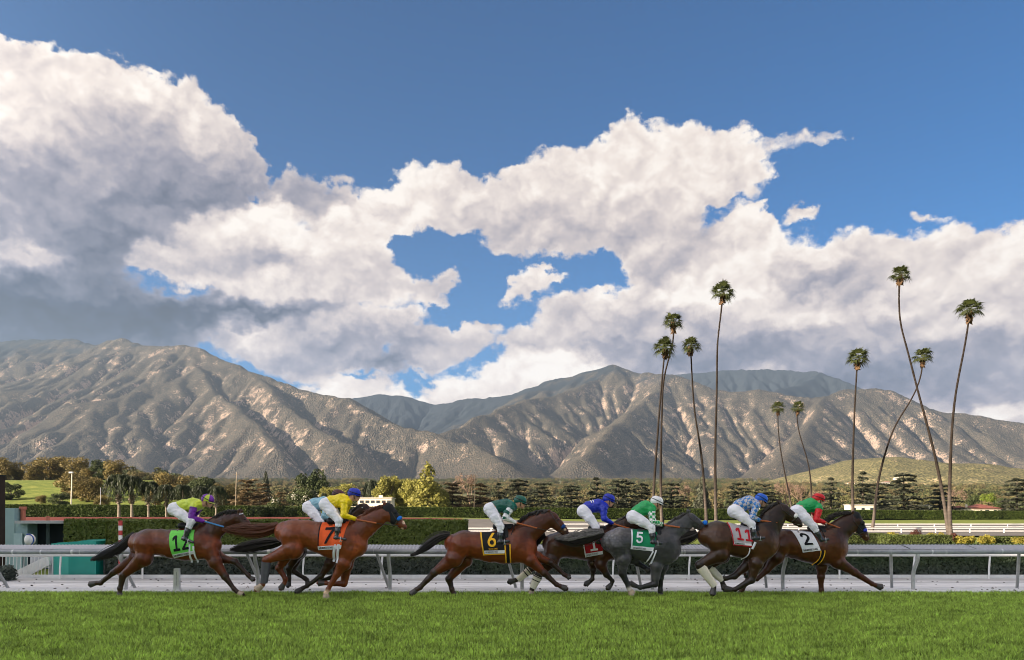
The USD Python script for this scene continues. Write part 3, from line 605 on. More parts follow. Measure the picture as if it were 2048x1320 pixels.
far_leaf = leaf_mat('far_hedge_leaf', (0.050, 0.070, 0.012), (0.15, 0.175, 0.036), 0.15, 0.6, 0.2, nscale=0.25)
A, B = gp(-60, 140), gp(2110, 225)
hedge('hedge', 'very long straight clipped hedge before the trees', 'hedge', A, B, 2.35, 2.0, 0.26, 55, far_leaf, twig, 6, wob=0.06)

box_leaf = leaf_mat('box_hedge_leaf', (0.050, 0.065, 0.016), (0.15, 0.17, 0.05), 0.1, 0.6, 0.2, nscale=0.6)
gold_leaf = leaf_mat('golden_shrub_leaf', (0.22, 0.19, 0.03), (0.50, 0.42, 0.07), 0.2, 0.6, 0.2, nscale=1.0)
red_leaf = leaf_mat('bronze_shrub_leaf', (0.06, 0.022, 0.014), (0.13, 0.05, 0.03), 0.1, 0.6, 0.2)
hedge('box_hedge', 'low clipped box hedge in front of the left white fence end, behind the leading horse', 'hedge', gp(1580, 47.5), gp(1778, 47.5), 0.55, 1.6, 0.075, 420, box_leaf, twig, 8)
hedge('box_hedge', 'low clipped box hedge at the foot of the crossing palm trunks', 'hedge', gp(1780, 43.5), gp(1905, 43.5), 0.56, 1.5, 0.075, 420, box_leaf, twig, 9)
hedge('box_hedge', 'low clipped dark hedge at the right edge between two golden shrubs', 'hedge', gp(1990, 44.5), gp(2075, 44.5), 0.42, 1.5, 0.075, 420, box_leaf, twig, 10)
def blob_cards(cs, rs, n, size, r, tilt=0.7, flat=1.0, aspect=1.5):
    cs, rs = np.asarray(cs, float), np.asarray(rs, float)
    k = r.choice(len(cs), n, p=rs ** 2 / (rs ** 2).sum())
    d = r.normal(0, 1, (n, 3)); d /= np.linalg.norm(d, axis=1, keepdims=True)
    p = cs[k] + d * (rs[k] * r.uniform(0.62, 1.05, n))[:, None] * [1, 1, flat]
    return cards(p, d * .8 + [0, 0, .4], size, r, aspect, tilt)
def shrub(name, label, cat, px, Y, rx, h, size, n, mat, seed, group=None, nb=9, w=0.8):
    r = np.random.RandomState(seed); t = thing(name, label, cat, gp(px, Y), group)
    cs = [(r.uniform(-rx, rx) * .75, r.uniform(-w, w) * .5, h * r.uniform(.25, .62)) for _ in range(nb)]
    part(t, 'foliage', blob_cards(cs, [h * r.uniform(.34, .5) for _ in cs], n, size, r), mat)
    part(t, 'stem', join([tube([(c[0] * .02, c[1] * .02, -0.05), (c[0] * .8, c[1] * .8, c[2])], [.02, .008], 5) for c in cs]), twig)
    return t
shrub('golden_shrub', 'wide bed of golden yellow shrubs right of the crossing palms', 'shrub', 1950, 44, 1.55, 0.55, 0.06, 5200, gold_leaf, 21, nb=16)
shrub('golden_shrub', 'golden yellow shrub cut by the right edge of the picture', 'shrub', 2045, 43.5, 0.45, 0.52, 0.06, 1800, gold_leaf, 22)
shrub('golden_shrub', 'thin strip of yellow shrubs behind the box hedge, left of the dark bush', 'shrub', 1782, 58, 0.7, 0.42, 0.06, 1400, gold_leaf, 23, nb=7)
shrub('golden_shrub', 'thin strip of yellow shrubs just left of the palm feet', 'shrub', 1868, 56, 0.9, 0.42, 0.06, 1500, gold_leaf, 24, nb=8)
shrub('bronze_shrub', 'small bronze red bush in front of the white fences', 'shrub', 1831, 57, 0.35, 0.75, 0.07, 700, red_leaf, 25, nb=5)
shrub('bronze_shrub', 'round dark bronze bush right of the palm feet', 'shrub', 1910, 52, 0.35, 0.55, 0.06, 800, red_leaf, 26, nb=4)
shrub('corner_shrub', 'rounded green shrub at the left edge below the rail', 'shrub', 4, 19.9, 0.32, 0.44, 0.045, 1800, near_leaf, 27, nb=6, w=.3)

# ---------------------------------------------------------------- trees
bark = plain('bark', (0.075, 0.060, 0.045), 0.9, 0.2, var=0.3, scale=8.0)
def rnd(seed): return np.random.RandomState(seed)
def make_kind(name, crown, cmat, trunk, tmat=None, extra=()):
    k = stage.CreateClassPrim('/Kinds/' + name) if stage.GetPrimAtPath('/Kinds') else (stage.CreateClassPrim('/Kinds'), stage.CreateClassPrim('/Kinds/' + name))[1]
    part(k, 'crown', crown, cmat)
    if trunk is not None: part(k, 'trunk', trunk, tmat or bark)
    for nm, me, ma in extra: part(k, nm, me, ma)
    return k
def cedar(seed, h=8.0, R=4.4, flat=True):
    r = rnd(seed); parts, tr = [], [tube([(0, 0, -.3), (r.normal(0, .05), 0, h * .5), (r.normal(0, .08), 0, h * .97)], [.26, .17, .04], 7)]
    nt = 8
    for i in range(nt):
        t = i / (nt - 1); z0 = z = h * (0.12 + 0.84 * t); rr = R * (1.02 - t ** 1.6 * .82) * r.uniform(.75, 1.12)
        if flat and i == nt - 1: rr = R * .40
        nb = r.randint(5, 8); a0 = r.rand() * 6.28
        for b in range(nb):
            a = a0 + b * 6.28 / nb + r.normal(0, .25); L = rr * r.uniform(.6, 1.15); rise = r.uniform(-.02, .16) * L
            u = np.array([math.cos(a), math.sin(a)])
            z = z0 + r.normal(0, .10); n = int(44 * L + 24); s = r.rand(n) ** .7; w = (1 - s * .7) * L * .23 * r.normal(0, 1, n)
            zz = z + rise * s * 2 - s ** 2.2 * L * .20 + r.normal(0, .05, n) - np.abs(w) * .22
            p = np.stack([u[0] * s * L - u[1] * w, u[1] * s * L + u[0] * w, zz], 1)
            parts.append(cards(p, np.broadcast_to([0, 0, 1.0], (n, 3)), 0.32, r, 1.9, .32))
            tr.append(tube([(0, 0, z), (u[0] * L * .5, u[1] * L * .5, z + rise - .06 * L), (u[0] * L * .9, u[1] * L * .9, z + rise * 1.8 - .25 * L)], [.06, .035, .012], 4, False))
    return join(parts), join(tr)
def broad(seed, h, R, n=1500, size=0.32, zlo=.28, nb=16, flat=.9):
    r = rnd(seed); cs, rs = [], []
    for i in range(nb):
        a, q = r.rand() * 6.28, math.sqrt(r.rand()); z = h * r.uniform(zlo, .86)
        k = math.sqrt(max(0.05, 1 - ((z / h - .5) / .52) ** 2))
        cs.append((math.cos(a) * q * R * .72 * k, math.sin(a) * q * R * .72 * k, z)); rs.append(R * r.uniform(.22, .42))
    crown = blob_cards(cs, rs, n, size, r, .75, flat)
    tr = [tube([(0, 0, -.3), (.05, 0, h * .2), (0, 0, h * .42)], [R * .09, R * .065, R * .04], 7)]
    for c in cs[:7]: tr.append(tube([(0, 0, h * .25), (c[0] * .6, c[1] * .6, (h * .3 + c[2]) * .55), c], [R * .045, R * .03, R * .012], 5, False))
    return crown, join(tr)
def spire(seed, h, R, n=5000, size=.30, p=0.9):
    r = rnd(seed); cs, rs = [], []
    for i in range(34):
        t = r.rand() ** .8; a = r.rand() * 6.28; rr = R * (1 - t) ** p
        cs.append((math.cos(a) * rr * .62, math.sin(a) * rr * .62, h * (.06 + .88 * t))); rs.append(.30 * rr + .16 * R)
    return blob_cards(cs, rs, n, size, r, .7, 1.25), tube([(0, 0, -.3), (0, 0, h * .9)], [R * .1, .03], 6)
def bare(seed, h, R):
    r = rnd(seed); tw, cd = [], []
    def grow(p, d, L, rad, lev):
        q = p + d * L; tw.append(tube([p, (p + q) / 2 + r.normal(0, L * .05, 3), q], [rad, rad * .8, rad * .6], 4, False))
        if lev == 0: cd.append(q); return
        for _ in range(3 if lev > 1 else 4):
            nd = d + r.normal(0, .42, 3) + [0, 0, .12]; nd /= np.linalg.norm(nd); grow(q, nd, L * r.uniform(.62, .85), rad * .6, lev - 1)
    grow(np.zeros(3), np.array([0, 0, 1.0]), h * .30, h * .022, 4)
    pts = np.array(cd); n = len(pts)
    return cards(np.repeat(pts, 5, 0) + r.normal(0, .22, (n * 5, 3)), np.zeros((n * 5, 3)), .13, r, 2.2, 1.0), join(tw)
def feather_palm(seed, h=8.2):
    r = rnd(seed); cr = []
    top = np.array([r.normal(0, .12), r.normal(0, .12), h * .78])
    for i in range(44):
        a = i * 2.4 + r.normal(0, .2); el = r.uniform(.05, 1.3); L = r.uniform(2.3, 3.3)
        s = np.linspace(0, 1, 9); u = np.array([math.cos(a), math.sin(a), 0])
        p = top + u * (L * .62 * s * math.cos(el * .6))[:, None] + np.array([0, 0, 1.0]) * (L * (math.sin(el) * s - 1.25 * s ** 2.1))[:, None]
        cr.append(tube(p, np.linspace(.03, .008, 9), 4, False))
        n = 84; q = np.interp(r.rand(n), s, s); pp = np.stack([np.interp(q, s, p[:, k]) for k in range(3)], 1) + r.normal(0, .10, (n, 3)) - [0, 0, .20]
        c = cards(np.zeros((n, 3)), np.zeros((n, 3)), 1.0, r)
        d = np.stack([r.normal(0, .18, n), r.normal(0, .18, n), -np.ones(n)], 1) * r.uniform(.35, .75, n)[:, None]; w = np.cross(d, r.normal(0, 1, (n, 3))); w *= (.034 / (np.linalg.norm(w, axis=1) + 1e-9))[:, None]
        v = np.stack([pp - d * .5, pp + w, pp + d * .5, pp - w], 1).reshape(-1, 3); cr.append(trimesh.Trimesh(v, c.faces, process=False))
    tr = tube([(0, 0, -.3), (top[0] * .3, 0, h * .12), (top[0] * .6, top[1] * .5, h * .4), tuple(top)], [.20, .15, .13, .10], 9)
    boots = cards(np.stack([r.normal(0, .13, 160), r.normal(0, .13, 160), r.uniform(.28, .46, 160) * h], 1), np.zeros((160, 3)), .22, r, 2.5, 1.0)
    return join(cr), tr, boots
cedar_leaf = leaf_mat('cedar_needles', (0.065, 0.070, 0.046), (0.21, 0.195, 0.125), 0.1, 0.7, 0.15, nscale=0.4)
oak_leaf = leaf_mat('oak_leaf', (0.15, 0.115, 0.036), (0.46, 0.34, 0.13), 0.15, 0.6, 0.2, nscale=0.25, nvar=.4)
dark_leaf = leaf_mat('dark_leaf', (0.045, 0.058, 0.018), (0.14, 0.15, 0.05), 0.1, 0.6, 0.2, nscale=0.3)
olive_leaf = leaf_mat('olive_leaf', (0.19, 0.18, 0.04), (0.50, 0.44, 0.115), 0.2, 0.6, 0.2, nscale=0.3)
lime_leaf = leaf_mat('lime_leaf', (0.12, 0.16, 0.02), (0.26, 0.32, 0.06), 0.25, 0.6, 0.2, nscale=0.3)
tan_leaf = leaf_mat('tan_cedar_needles', (0.20, 0.145, 0.075), (0.46, 0.35, 0.19), 0.15, 0.7, 0.15, nscale=0.4)
pink_twig = leaf_mat('bare_twig', (0.17, 0.115, 0.085), (0.30, 0.21, 0.15), 0.0, 0.8, 0.1, nscale=0.5)
feather_leaf = leaf_mat('feather_palm_leaf', (0.030, 0.040, 0.016), (0.085, 0.095, 0.040), 0.15, 0.5, 0.3, nscale=0.6)
pale_bark = plain('pale_bark', (0.20, 0.165, 0.13), 0.9, 0.2, var=0.35, scale=5.0)
make_kind('cedar_one', *(lambda c: (c[0], cedar_leaf, c[1]))(cedar(31)))
make_kind('cedar_two', *(lambda c: (c[0], cedar_leaf, c[1]))(cedar(32, 8, 4.2)))
make_kind('cedar_three', *(lambda c: (c[0], cedar_leaf, c[1]))(cedar(33, 8, 3.0, False)))
make_kind('tan_cedar', *(lambda c: (c[0], tan_leaf, c[1]))(cedar(34, 8, 4.4)))
make_kind('oak', *(lambda c: (c[0], oak_leaf, c[1]))(broad(41, 8, 4.8, 5200, .34, .10, 26)))
make_kind('oak_two', *(lambda c: (c[0], oak_leaf, c[1]))(broad(42, 8, 4.6, 5200, .34, .08, 24)))
make_kind('dark_tree', *(lambda c: (c[0], dark_leaf, c[1]))(broad(43, 8, 4.2, 4600, .32, .12, 22)))
make_kind('olive_tree', *(lambda c: (c[0], olive_leaf, c[1]))(broad(44, 8, 3.8, 4800, .30, .08, 24)))
make_kind('lime_tree', *(lambda c: (c[0], lime_leaf, c[1]))(broad(45, 8, 5.0, 2600, .30, .42, 14)))
make_kind('spire_tree', *(lambda c: (c[0], olive_leaf, c[1]))(spire(46, 8, 2.9)))
make_kind('dark_spire', *(lambda c: (c[0], cedar_leaf, c[1]))(spire(47, 8, 2.2, 4200)))
make_kind('bare_tree', *(lambda c: (c[0], pink_twig, c[1], pink_twig))(bare(48, 8, 4)))
for i, nm in enumerate(('feather_palm_one', 'feather_palm_two')):
    c, t_, b = feather_palm(51 + i); make_kind(nm, c, feather_leaf, t_, pale_bark, [('old_leaf_bases', b, pale_bark)])
PROTO_H = {'feather_palm_one': 8.2, 'feather_palm_two': 8.2}
NTREE = {}
def tree(kind, name, label, px, top, Y, wide=1.0, group=None, base=None):
    Y = Y + 16 if 180 < Y < 300 else Y
    """A tree whose foot stands on the land at column px, Y metres off, and whose top reaches photo row top."""
    p = gp(px, Y)
    if base is not None: p[2] = P(px, base, Y)[2]
    h = EYE + (HZ - top) / F * Y - p[2]
    s = h / PROTO_H.get(kind, 8.0); NTREE[name] = NTREE.get(name, 0) + 1
    return copy_of(stage.GetPrimAtPath('/Kinds/' + kind), name, label, 'tree', p, (px * 37 + Y * 13) % 360, (s * wide * (1.22 if 'cedar' in kind else 1.0), s * wide * (1.22 if 'cedar' in kind else 1.0), s), group)
ORD = ['first', 'second', 'third', 'fourth', 'fifth', 'sixth', 'seventh', 'eighth', 'ninth', 'tenth', 'eleventh', 'twelfth', 'thirteenth', 'fourteenth', 'fifteenth', 'sixteenth', 'seventeenth', 'eighteenth', 'nineteenth', 'twentieth']
# dark tiered cedars behind the long hedge, left to right: column, top row, distance, width, kind
CED = [(997, 965, 190, .8, 'cedar_three'), (1037, 957, 200, 1.0, 'cedar_two'), (1083, 964, 195, .9, 'cedar_one'), (1142, 969, 205, 1.0, 'cedar_two'), (1193, 954, 210, .8, 'cedar_three'), (1236, 958, 205, .9, 'cedar_two'), (1252, 962, 225, .9, 'cedar_one'), (1283, 966, 205, .9, 'cedar_two'),
       (1343, 965, 210, .9, 'cedar_one'), (1476, 964, 215, 1.0, 'cedar_two'), (1530, 966, 215, .9, 'cedar_two'), (1545, 985, 225, 1.3, 'cedar_one'), (1662, 954, 220, .8, 'cedar_three'), (1726, 942, 220, .75, 'cedar_three'), (1757, 965, 235, 1.0, 'cedar_one'), (1808, 945, 220, .95, 'cedar_two'), (1880, 968, 230, 1.0, 'cedar_one'), (2034, 956, 225, 1.0, 'cedar_two')]
for i, (px, top, Y, w, k) in enumerate(CED):
    tree(k, 'cedar_tree', f'dark layered cedar behind the long hedge, {ORD[i]} dark cedar from the left', px, top, Y, w, 'dark cedars behind the long hedge')
TAN = [(495, 960, 200, 1.0), (525, 968, 210, .9), (905, 966, 195, 1.0), (960, 968, 200, 1.0), (560, 985, 190, .9)]
for i, (px, top, Y, w) in enumerate(sorted(TAN)):
    tree('tan_cedar', 'tan_cedar', f'sunlit tan cedar beyond the long hedge, {ORD[i]} tan cedar from the left', px, top, Y, w, 'sunlit tan cedars')
OAK = [(10, 915, 345, 1.0), (38, 938, 350, .8), (66, 925, 335, 1.0), (100, 912, 350, 1.1), (150, 915, 345, 1.0), (175, 934, 330, .9), (22, 965, 230, 1.1), (152, 945, 235, 1.0), (176, 955, 225, 1.1), (205, 920, 330, 1.0), (232, 920, 320, 1.0), (120, 985, 215, 1.2), (206, 990, 210, 1.1), (82, 990, 220, .9), (345, 945, 230, 1.1), (398, 955, 220, 1.1), (310, 975, 215, 1.0), (455, 968, 225, 1.0), (425, 985, 210, 1.1)]
for i, (px, top, Y, w) in enumerate(sorted(OAK)):
    k = ('oak', 'oak_two', 'dark_tree')[(i * 7) % 5 % 3]
    tree(k, 'oak_tree', f'bushy oak on the grassy rise at the left, {ORD[i]} oak from the left edge', px, top, Y, w * 1.3, 'oaks on the grassy rise')
OLV = [(775, 948, 200, .8), (805, 955, 205, 1.0), (828, 955, 195, .9), (760, 975, 200, .8), (845, 962, 200, 1.0), (690, 965, 215, .9), (660, 972, 205, .9), (880, 975, 190, .9)]
for i, (px, top, Y, w) in enumerate(sorted(OLV)):
    tree('olive_tree', 'olive_green_tree', f'yellow green sunlit tree beside the pale building, {ORD[i]} such tree from the left', px, top, Y, w, 'yellow green trees by the pale building')
tree('spire_tree', 'conifer_tree', 'tall sunlit pyramid conifer, the highest tree left of the centre', 856, 922, 190, 1.05)
tree('dark_spire', 'conifer_tree', 'slim dark conifer rising behind the tan cedars at the left', 532, 940, 230, .6)
tree('dark_spire', 'conifer_tree', 'dense dark conifer with a leaning palm trunk before it', 1405, 949, 225, .9)
tree('dark_tree', 'round_tree', 'round dark green tree standing behind the light blue rider', 620, 940, 230, .8)
tree('dark_tree', 'round_tree', 'small round dark tree left of the lime green tree', 1948, 988, 260, .7)
tree('lime_tree', 'lime_tree', 'bright lime green tree above the red tiled roof', 1976, 985, 275, .8)
tree('dark_tree', 'round_tree', 'small round dark tree right of the lime green tree', 1997, 998, 262, .7)
for i, (px, top, Y) in enumerate([(940, 938, 230), (1372, 962, 215), (1575, 955, 220), (1600, 960, 235), (1905, 972, 260), (1640, 975, 230)]):
    tree('bare_tree', 'bare_tree', f'leafless pinkish tree among the cedars, {ORD[i]} bare tree from the left' if i < 4 else ('leafless pinkish tree behind the crossing palm trunks' if i == 4 else 'leafless pinkish tree left of a palm trunk, behind the red capped rider'), px, top, Y, 1.0, 'leafless trees')
FP = [(238, 934), (264, 938), (297, 950), (333, 958), (366, 958), (398, 962), (432, 962)]
for i, (px, top) in enumerate(FP):
    tree(('feather_palm_one', 'feather_palm_two')[i % 2], 'feather_palm', f'drooping feather palm with shaggy trunk before the long hedge, {ORD[i]} from the left', px, top, 121, 1.5, 'drooping feather palms')
for i, (px, top, Y) in enumerate([(627, 972, 200), (648, 978, 200), (745, 948, 230), (738, 952, 240), (752, 956, 235)]):
    tree('feather_palm_one', 'date_palm', ['sunlit palm behind the light blue rider, left of two', 'sunlit palm behind the light blue rider, right of two', 'tallest of three sunlit palms above the blue cap', 'left one of three sunlit palms above the blue cap', 'right one of three sunlit palms above the blue cap'][i], px, top, Y, .8, 'sunlit palms far off')
# flowering oleander before the long hedge
def oleander():
    r = rnd(61); base = gp(590, 128); t = thing('oleander_bush', 'large dark oleander bush with white flowers before the long hedge', 'bush', base)
    cs, rs = [], []
    for i in range(46):
        x = r.uniform(-7.4, 7.4); hh = 3.7 + 1.1 * math.sin(x * .5 + 1) - .04 * x * x
        cs.append((x, r.uniform(-1.2, 1.2), r.uniform(.3, hh))); rs.append(r.uniform(.6, 1.0))
    part(t, 'foliage', blob_cards(cs, rs, 9000, .2, r), dark_leaf)
    q = [c for c in cs if 1.6 < c[2] < 3.4][:9]
    part(t, 'flowers', kind='stuff', mesh=cards(np.vstack([np.array(c) + [0, -.8, .2] + r.normal(0, .35, (26, 3)) for c in q]), np.broadcast_to([0, -1.0, .4], (26 * len(q), 3)), .16, r, 1.1), mat=leaf_mat('white_petals', (.5, .46, .40), (.75, .72, .66), .1))
    part(t, 'stem', join([tube([(c[0] * .95, 0, -.2), c], [.05, .02], 4, False) for c in cs[:20]]), twig)
oleander()

# Mexican fan palms: the trunk's line in the photograph, crown size in metres, distance, and how each is known
palm_leaf = leaf_mat('fan_palm_leaf', (0.045, 0.055, 0.016), (0.17, 0.175, 0.055), 0.2, 0.45, 0.35, nscale=1.5)
dead_leaf = plain('dead_palm_leaf', (0.10, 0.062, 0.035), 0.9, 0.1, var=0.35, scale=4.0)
def palm_bark():
    n = {'g': ('geometry', {}), 's': ('separate_xyz', {}), 'w': ('wave_texture', {'wave_type': 'bands', 'bands_direction': 'z', 'scale': 1.3, 'distortion': 2.5, 'detail': 2.0, 'detail_scale': 2.0}), 'no': ('noise_texture', {'scale': 1.6, 'detail': 4.0}),
         'lo': ('map_range', {'range_type': 'smoothstep', 'from_min': 1.5, 'from_max': 5.5, 'clamp': True}), 'c': ('mix', {'color1': lin((0.080, 0.065, 0.055)), 'color2': lin((0.020, 0.015, 0.012))}),
         'v': ('map_range', {'from_min': 0.25, 'from_max': 0.75, 'to_min': 0.6, 'to_max': 1.25, 'clamp': True}), 'x': ('vector_math', {'math_type': 'scale'}), 'b': ('bump', {'strength': 0.6, 'distance': 0.03}), 'p': ('principled_bsdf', {'roughness': 0.9, 'specular_ior_level': 0.15})}
    return mats('palm_bark', n, [('g.position', 's.vector'), ('g.position', 'w.vector'), ('g.position', 'no.vector'), ('s.z', 'lo.value'), ('lo.result', 'c.fac'), ('no.fac', 'v.value'), ('c.color', 'x.vector1'), ('v.result', 'x.scale'), ('x.vector', 'p.base_color'), ('w.fac', 'b.height'), ('b.normal', 'p.normal')], 'p.BSDF')
pbark = palm_bark()
def fan_frond(r, a, el, L):
    """One stalk with a fan of narrow blades."""
    u = np.array([math.cos(a) * math.cos(el), math.sin(a) * math.cos(el), math.sin(el)]); side = np.array([-math.sin(a), math.cos(a), 0]); up = np.cross(side, u) * -1
    hub = u * L * .42 + np.array([0, 0, -.05]) * L
    ms = [tube([(0, 0, 0), hub * .5 + [0, 0, .03], hub], [.014, .012, .009], 4, False)]; v, f = [], []
    nb = 15
    for k in range(nb):
        b = (k / (nb - 1) - .5) * 3.0
        d = u * math.cos(b) + side * math.sin(b); l = L * .62 * (1 - .22 * abs(b) / 1.5) * r.uniform(.85, 1.1)
        mid = hub + d * l * .55 + np.array([0, 0, .02]); tip = hub + d * l + np.array([0, 0, -.42 * l * r.uniform(.4, 1.4)])
        w = np.cross(d, up) * l * .055; w0 = w * .5; i = len(v)
        v += [hub - w0, hub + w0, mid + w, mid - w, tip]; f += [[i, i + 1, i + 2], [i, i + 2, i + 3], [i + 3, i + 2, i + 4]]
    ms.append(trimesh.Trimesh(np.array(v), np.array(f), process=False))
    return join(ms)
PALMS = [
    ([(1330, 700), (1324, 761), (1316, 860), (1307, 989), (1303, 1060)], (1328, 688), 52, 60, 'tall fan palm, lower crown of the pair whose trunks cross at the left'),
    ([(1346, 650), (1342, 701), (1330, 747), (1324, 820), (1322, 900), (1322, 990), (1325, 1062)], (1347, 637), 46, 62, 'tall fan palm, upper crown of the pair whose trunks cross at the left'),
    ([(1381, 696), (1384, 750), (1391, 835), (1400, 891), (1407, 954), (1411, 1010), (1414, 1062)], (1383, 686), 46, 62, 'fan palm leaning left, just right of the crossed pair'),
    ([(1445, 590), (1440, 642), (1435, 690), (1434, 750), (1431, 877), (1431, 996), (1433, 1070)], (1446, 578), 54, 60, 'very tall straight fan palm standing alone near the middle of the right half'),
    ([(1556, 820), (1557, 863), (1567, 933), (1582, 1010), (1588, 1040)], (1556, 810), 33, 95, 'smaller fan palm, left one of the two short ones'),
    ([(1595, 820), (1595, 845), (1606, 891), (1616, 926), (1623, 993), (1627, 1040)], (1597, 810), 32, 95, 'smaller fan palm, right one of the two short ones'),
    ([(1715, 722), (1711, 785), (1707, 877), (1705, 982), (1710, 1060)], (1715, 708), 52, 64, 'straight fan palm between the two short ones and the crossing trunks'),
    ([(1799, 556), (1798, 603), (1802, 650), (1812, 690), (1834, 775), (1852, 842), (1876, 940), (1890, 1017), (1899, 1080)], (1801, 541), 46, 55, 'tallest fan palm, its curved trunk crossing another like an X'),
    ([(1845, 719), (1840, 757), (1820, 803), (1792, 849), (1771, 905), (1757, 961), (1750, 1014), (1743, 1066)], (1846, 706), 46, 72, 'fan palm with a low crown leaning right across the tallest palm'),
    ([(1939, 625), (1935, 658), (1924, 720), (1913, 778), (1903, 877), (1900, 954), (1899, 1014), (1903, 1078)], (1940, 611), 57, 54, 'fan palm nearest the right edge with a wide ragged crown'),
]
for i, (tr, cr, wpx, Y, lab) in enumerate(PALMS):
    r = rnd(70 + i)
    pts = np.array([P(x, y, Y) for x, y in tr[::-1]]); pts[0, 2] = min(pts[0, 2], -0.1)
    base = pts[0].copy(); base[2] = 0
    t = thing('fan_palm', lab, 'palm tree', base, 'tall fan palms')
    q = spline(pts - base, 40); s = np.linspace(0, 1, 40)
    R = wpx / F * Y * .5
    part(t, 'trunk', tube(q, (0.062 + 0.075 * (1 - s) ** 3 + 0.025 * (1 - s) + (s > .97) * 0.02) * (R / 1.02) ** .3 * (1 + r.normal(0, .035, 40)), 10), pbark, smooth=True)
    top = P(*cr, Y) - base; top = (top + q[-1]) / 2
    for k in range(27):
        a = k * 2.39996 + r.normal(0, .15); el = 1.30 - 1.85 * (k / 26) ** .9 + r.normal(0, .10)
        m = fan_frond(r, a, el, R * r.uniform(.92, 1.18)); m.apply_translation(top)
        part(t, 'frond', m, palm_leaf)
    sk = 46; d = r.normal(0, 1, (sk, 2)); d /= np.linalg.norm(d, axis=1, keepdims=True)
    zz = -r.rand(sk) * R * .75
    part(t, 'dead_leaf_skirt', cards(q[-1] + np.c_[d * (.14 + .05 * r.rand(sk))[:, None], zz + .1], np.c_[d, np.zeros(sk)], .22, r, 2.0, .3), dead_leaf)
# ---------------------------------------------------------------- the turf rail
galv = plain('rail_metal', (0.40, 0.41, 0.43), 0.38, 0.5, var=0.16, scale=4.0, bump=.1)
grey_post = plain('grey_post_paint', (0.38, 0.38, 0.375), 0.5, 0.5, var=0.25, scale=7.0, bump=.15)
cover_mat = plain('rail_cover', (0.30, 0.30, 0.325), 0.45, 0.5, var=0.14, scale=3.0)
def pipe_mat():
    n = {'tc': ('texture_coordinate', {}), 'm': ('mapping', {'rotation': (0, .5, .3)}), 'w': ('noise_texture', {'scale': 2.6, 'detail': 4.0, 'roughness': .7}), 'm2': ('mapping', {'rotation': (0, .75, .75), 'scale': (3.2, .25, .25)}), 's': ('noise_texture', {'scale': 2.2, 'detail': 2.0}),
         'r': ('rgb_ramp', {'ramp': [(.3, lin((.19, .20, .225))), (.6, lin((.31, .32, .35)))]}), 'f': ('map_range', {'from_min': .64, 'from_max': .70, 'clamp': True}), 'x': ('mix', {'color2': (.72, .72, .74)}), 'p': ('principled_bsdf', {'roughness': .38, 'specular_ior_level': .5})}
    return mats('scuffed_pipe', n, [('tc.object', 'm.vector'), ('m.vector', 'w.vector'), ('tc.object', 'm2.vector'), ('m2.vector', 's.vector'), ('w.fac', 'r.fac'), ('s.fac', 'f.value'), ('f.result', 'x.fac'), ('r.color', 'x.color1'), ('x.color', 'p.base_color')], 'p.BSDF')
def rail():
    t = thing('turf_rail', 'long grey galloping rail with sloping ribbed cover along the turf edge', 'rail', (0, 16.95, 0))
    X0, X1 = -15.0, 15.0; r = rnd(5)
    part(t, 'pipe', tube([(x, 0, .918 + .004 * math.sin(x * 1.3)) for x in np.linspace(X0, X1, 61)], .056, 14), pipe_mat(), smooth=True)
    # cover: one ribbed sheet to each bay
    for b in range(20):
        xa, xb = X0 + b * 1.5 + .006, X0 + (b + 1) * 1.5 - .006; n = 76
        xs = np.linspace(xa, xb, n); z = np.where(np.arange(n) % 4 < 2, .007, -.002); rows = []
        for y, z0 in ((-.012, .977), (.05, .992), (.42, 1.060), (.44, 1.050), (.44, 1.025)):
            rows.append(np.stack([xs, np.full(n, y), z0 + z * (0 if z0 in (.977, 1.025) else 1) + .003 * math.sin(b * 2.1)], 1))
        V = np.vstack(rows); i = (np.arange(4)[:, None] * n + np.arange(n - 1)).ravel(); f = np.vstack([np.stack([i, i + 1, i + n + 1], 1), np.stack([i, i + n + 1, i + n], 1)])
        part(t, 'cover_panel', (V, f), cover_mat)
    for k in range(10):
        x = 9.17 + 2.98 * (1 - k) if k < 5 else 9.17 - 2.98 * 3 - 3.02 * (k - 4)
        pth = spline(np.array([(x, .20, -.05), (x, .20, .32), (x, .16, .50), (x, .03, .70), (x, .0, .87)]), 14)
        part(t, 'post', tube(pth, .042, 12), grey_post, smooth=True)
        part(t, 'brace', tube([(x - .12, .92, -.05), (x - .40, .42, 1.02)], .034, 10), grey_post, smooth=True)
        part(t, 'bracket', tube([(x, .0, .86), (x, .14, .93), (x, .42, 1.02)], .018, 6), galv)
rail()
def back_fence():
    t = thing('white_fence', 'low white pipe fence in front of the clipped hedges', 'fence', (0, 20.52, 0))
    part(t, 'top_rail', tube([(x, 0, .655) for x in np.linspace(-16, 16.5, 40)], .040, 10), white, smooth=True)
    for px in (120, 285, 445, 606, 763, 920, 1073, 1226, 1378, 1528, 1679, 1827, 1978):
        x = (px - CX) / F * 20.52
        part(t, 'post', tube([(x, 0, -.05), (x, 0, .3), (x + .03, 0, .66)], .026, 8), white, smooth=True)
back_fence()
def rail_fence(name, label, Y, xa, xb, zs, gap, dz=0.0, hx=.05):
    t = thing(name, label, 'fence', (0, Y, dz), 'white fences across the infield')
    for z, th in zs: part(t, 'rail', box((xa + xb) / 2, -.05, z, xb - xa, .05, th), white)
    n = int((xb - xa) / gap)
    for k in range(n + 1): part(t, 'post', box(xa + k * gap, 0, max(z for z, _ in zs) / 2, .07, .06, max(z for z, _ in zs) + .06), white)
rail_fence('infield_fence', 'nearer white two rail fence across the right infield', 68, -5.0, 52, [(.56, .060), (.30, .060)], 3.1)
rail_fence('infield_fence', 'farther white fence with thin top rail across the right infield', 84, -6.0, 64, [(.74, .065), (.46, .05)], 4.1)
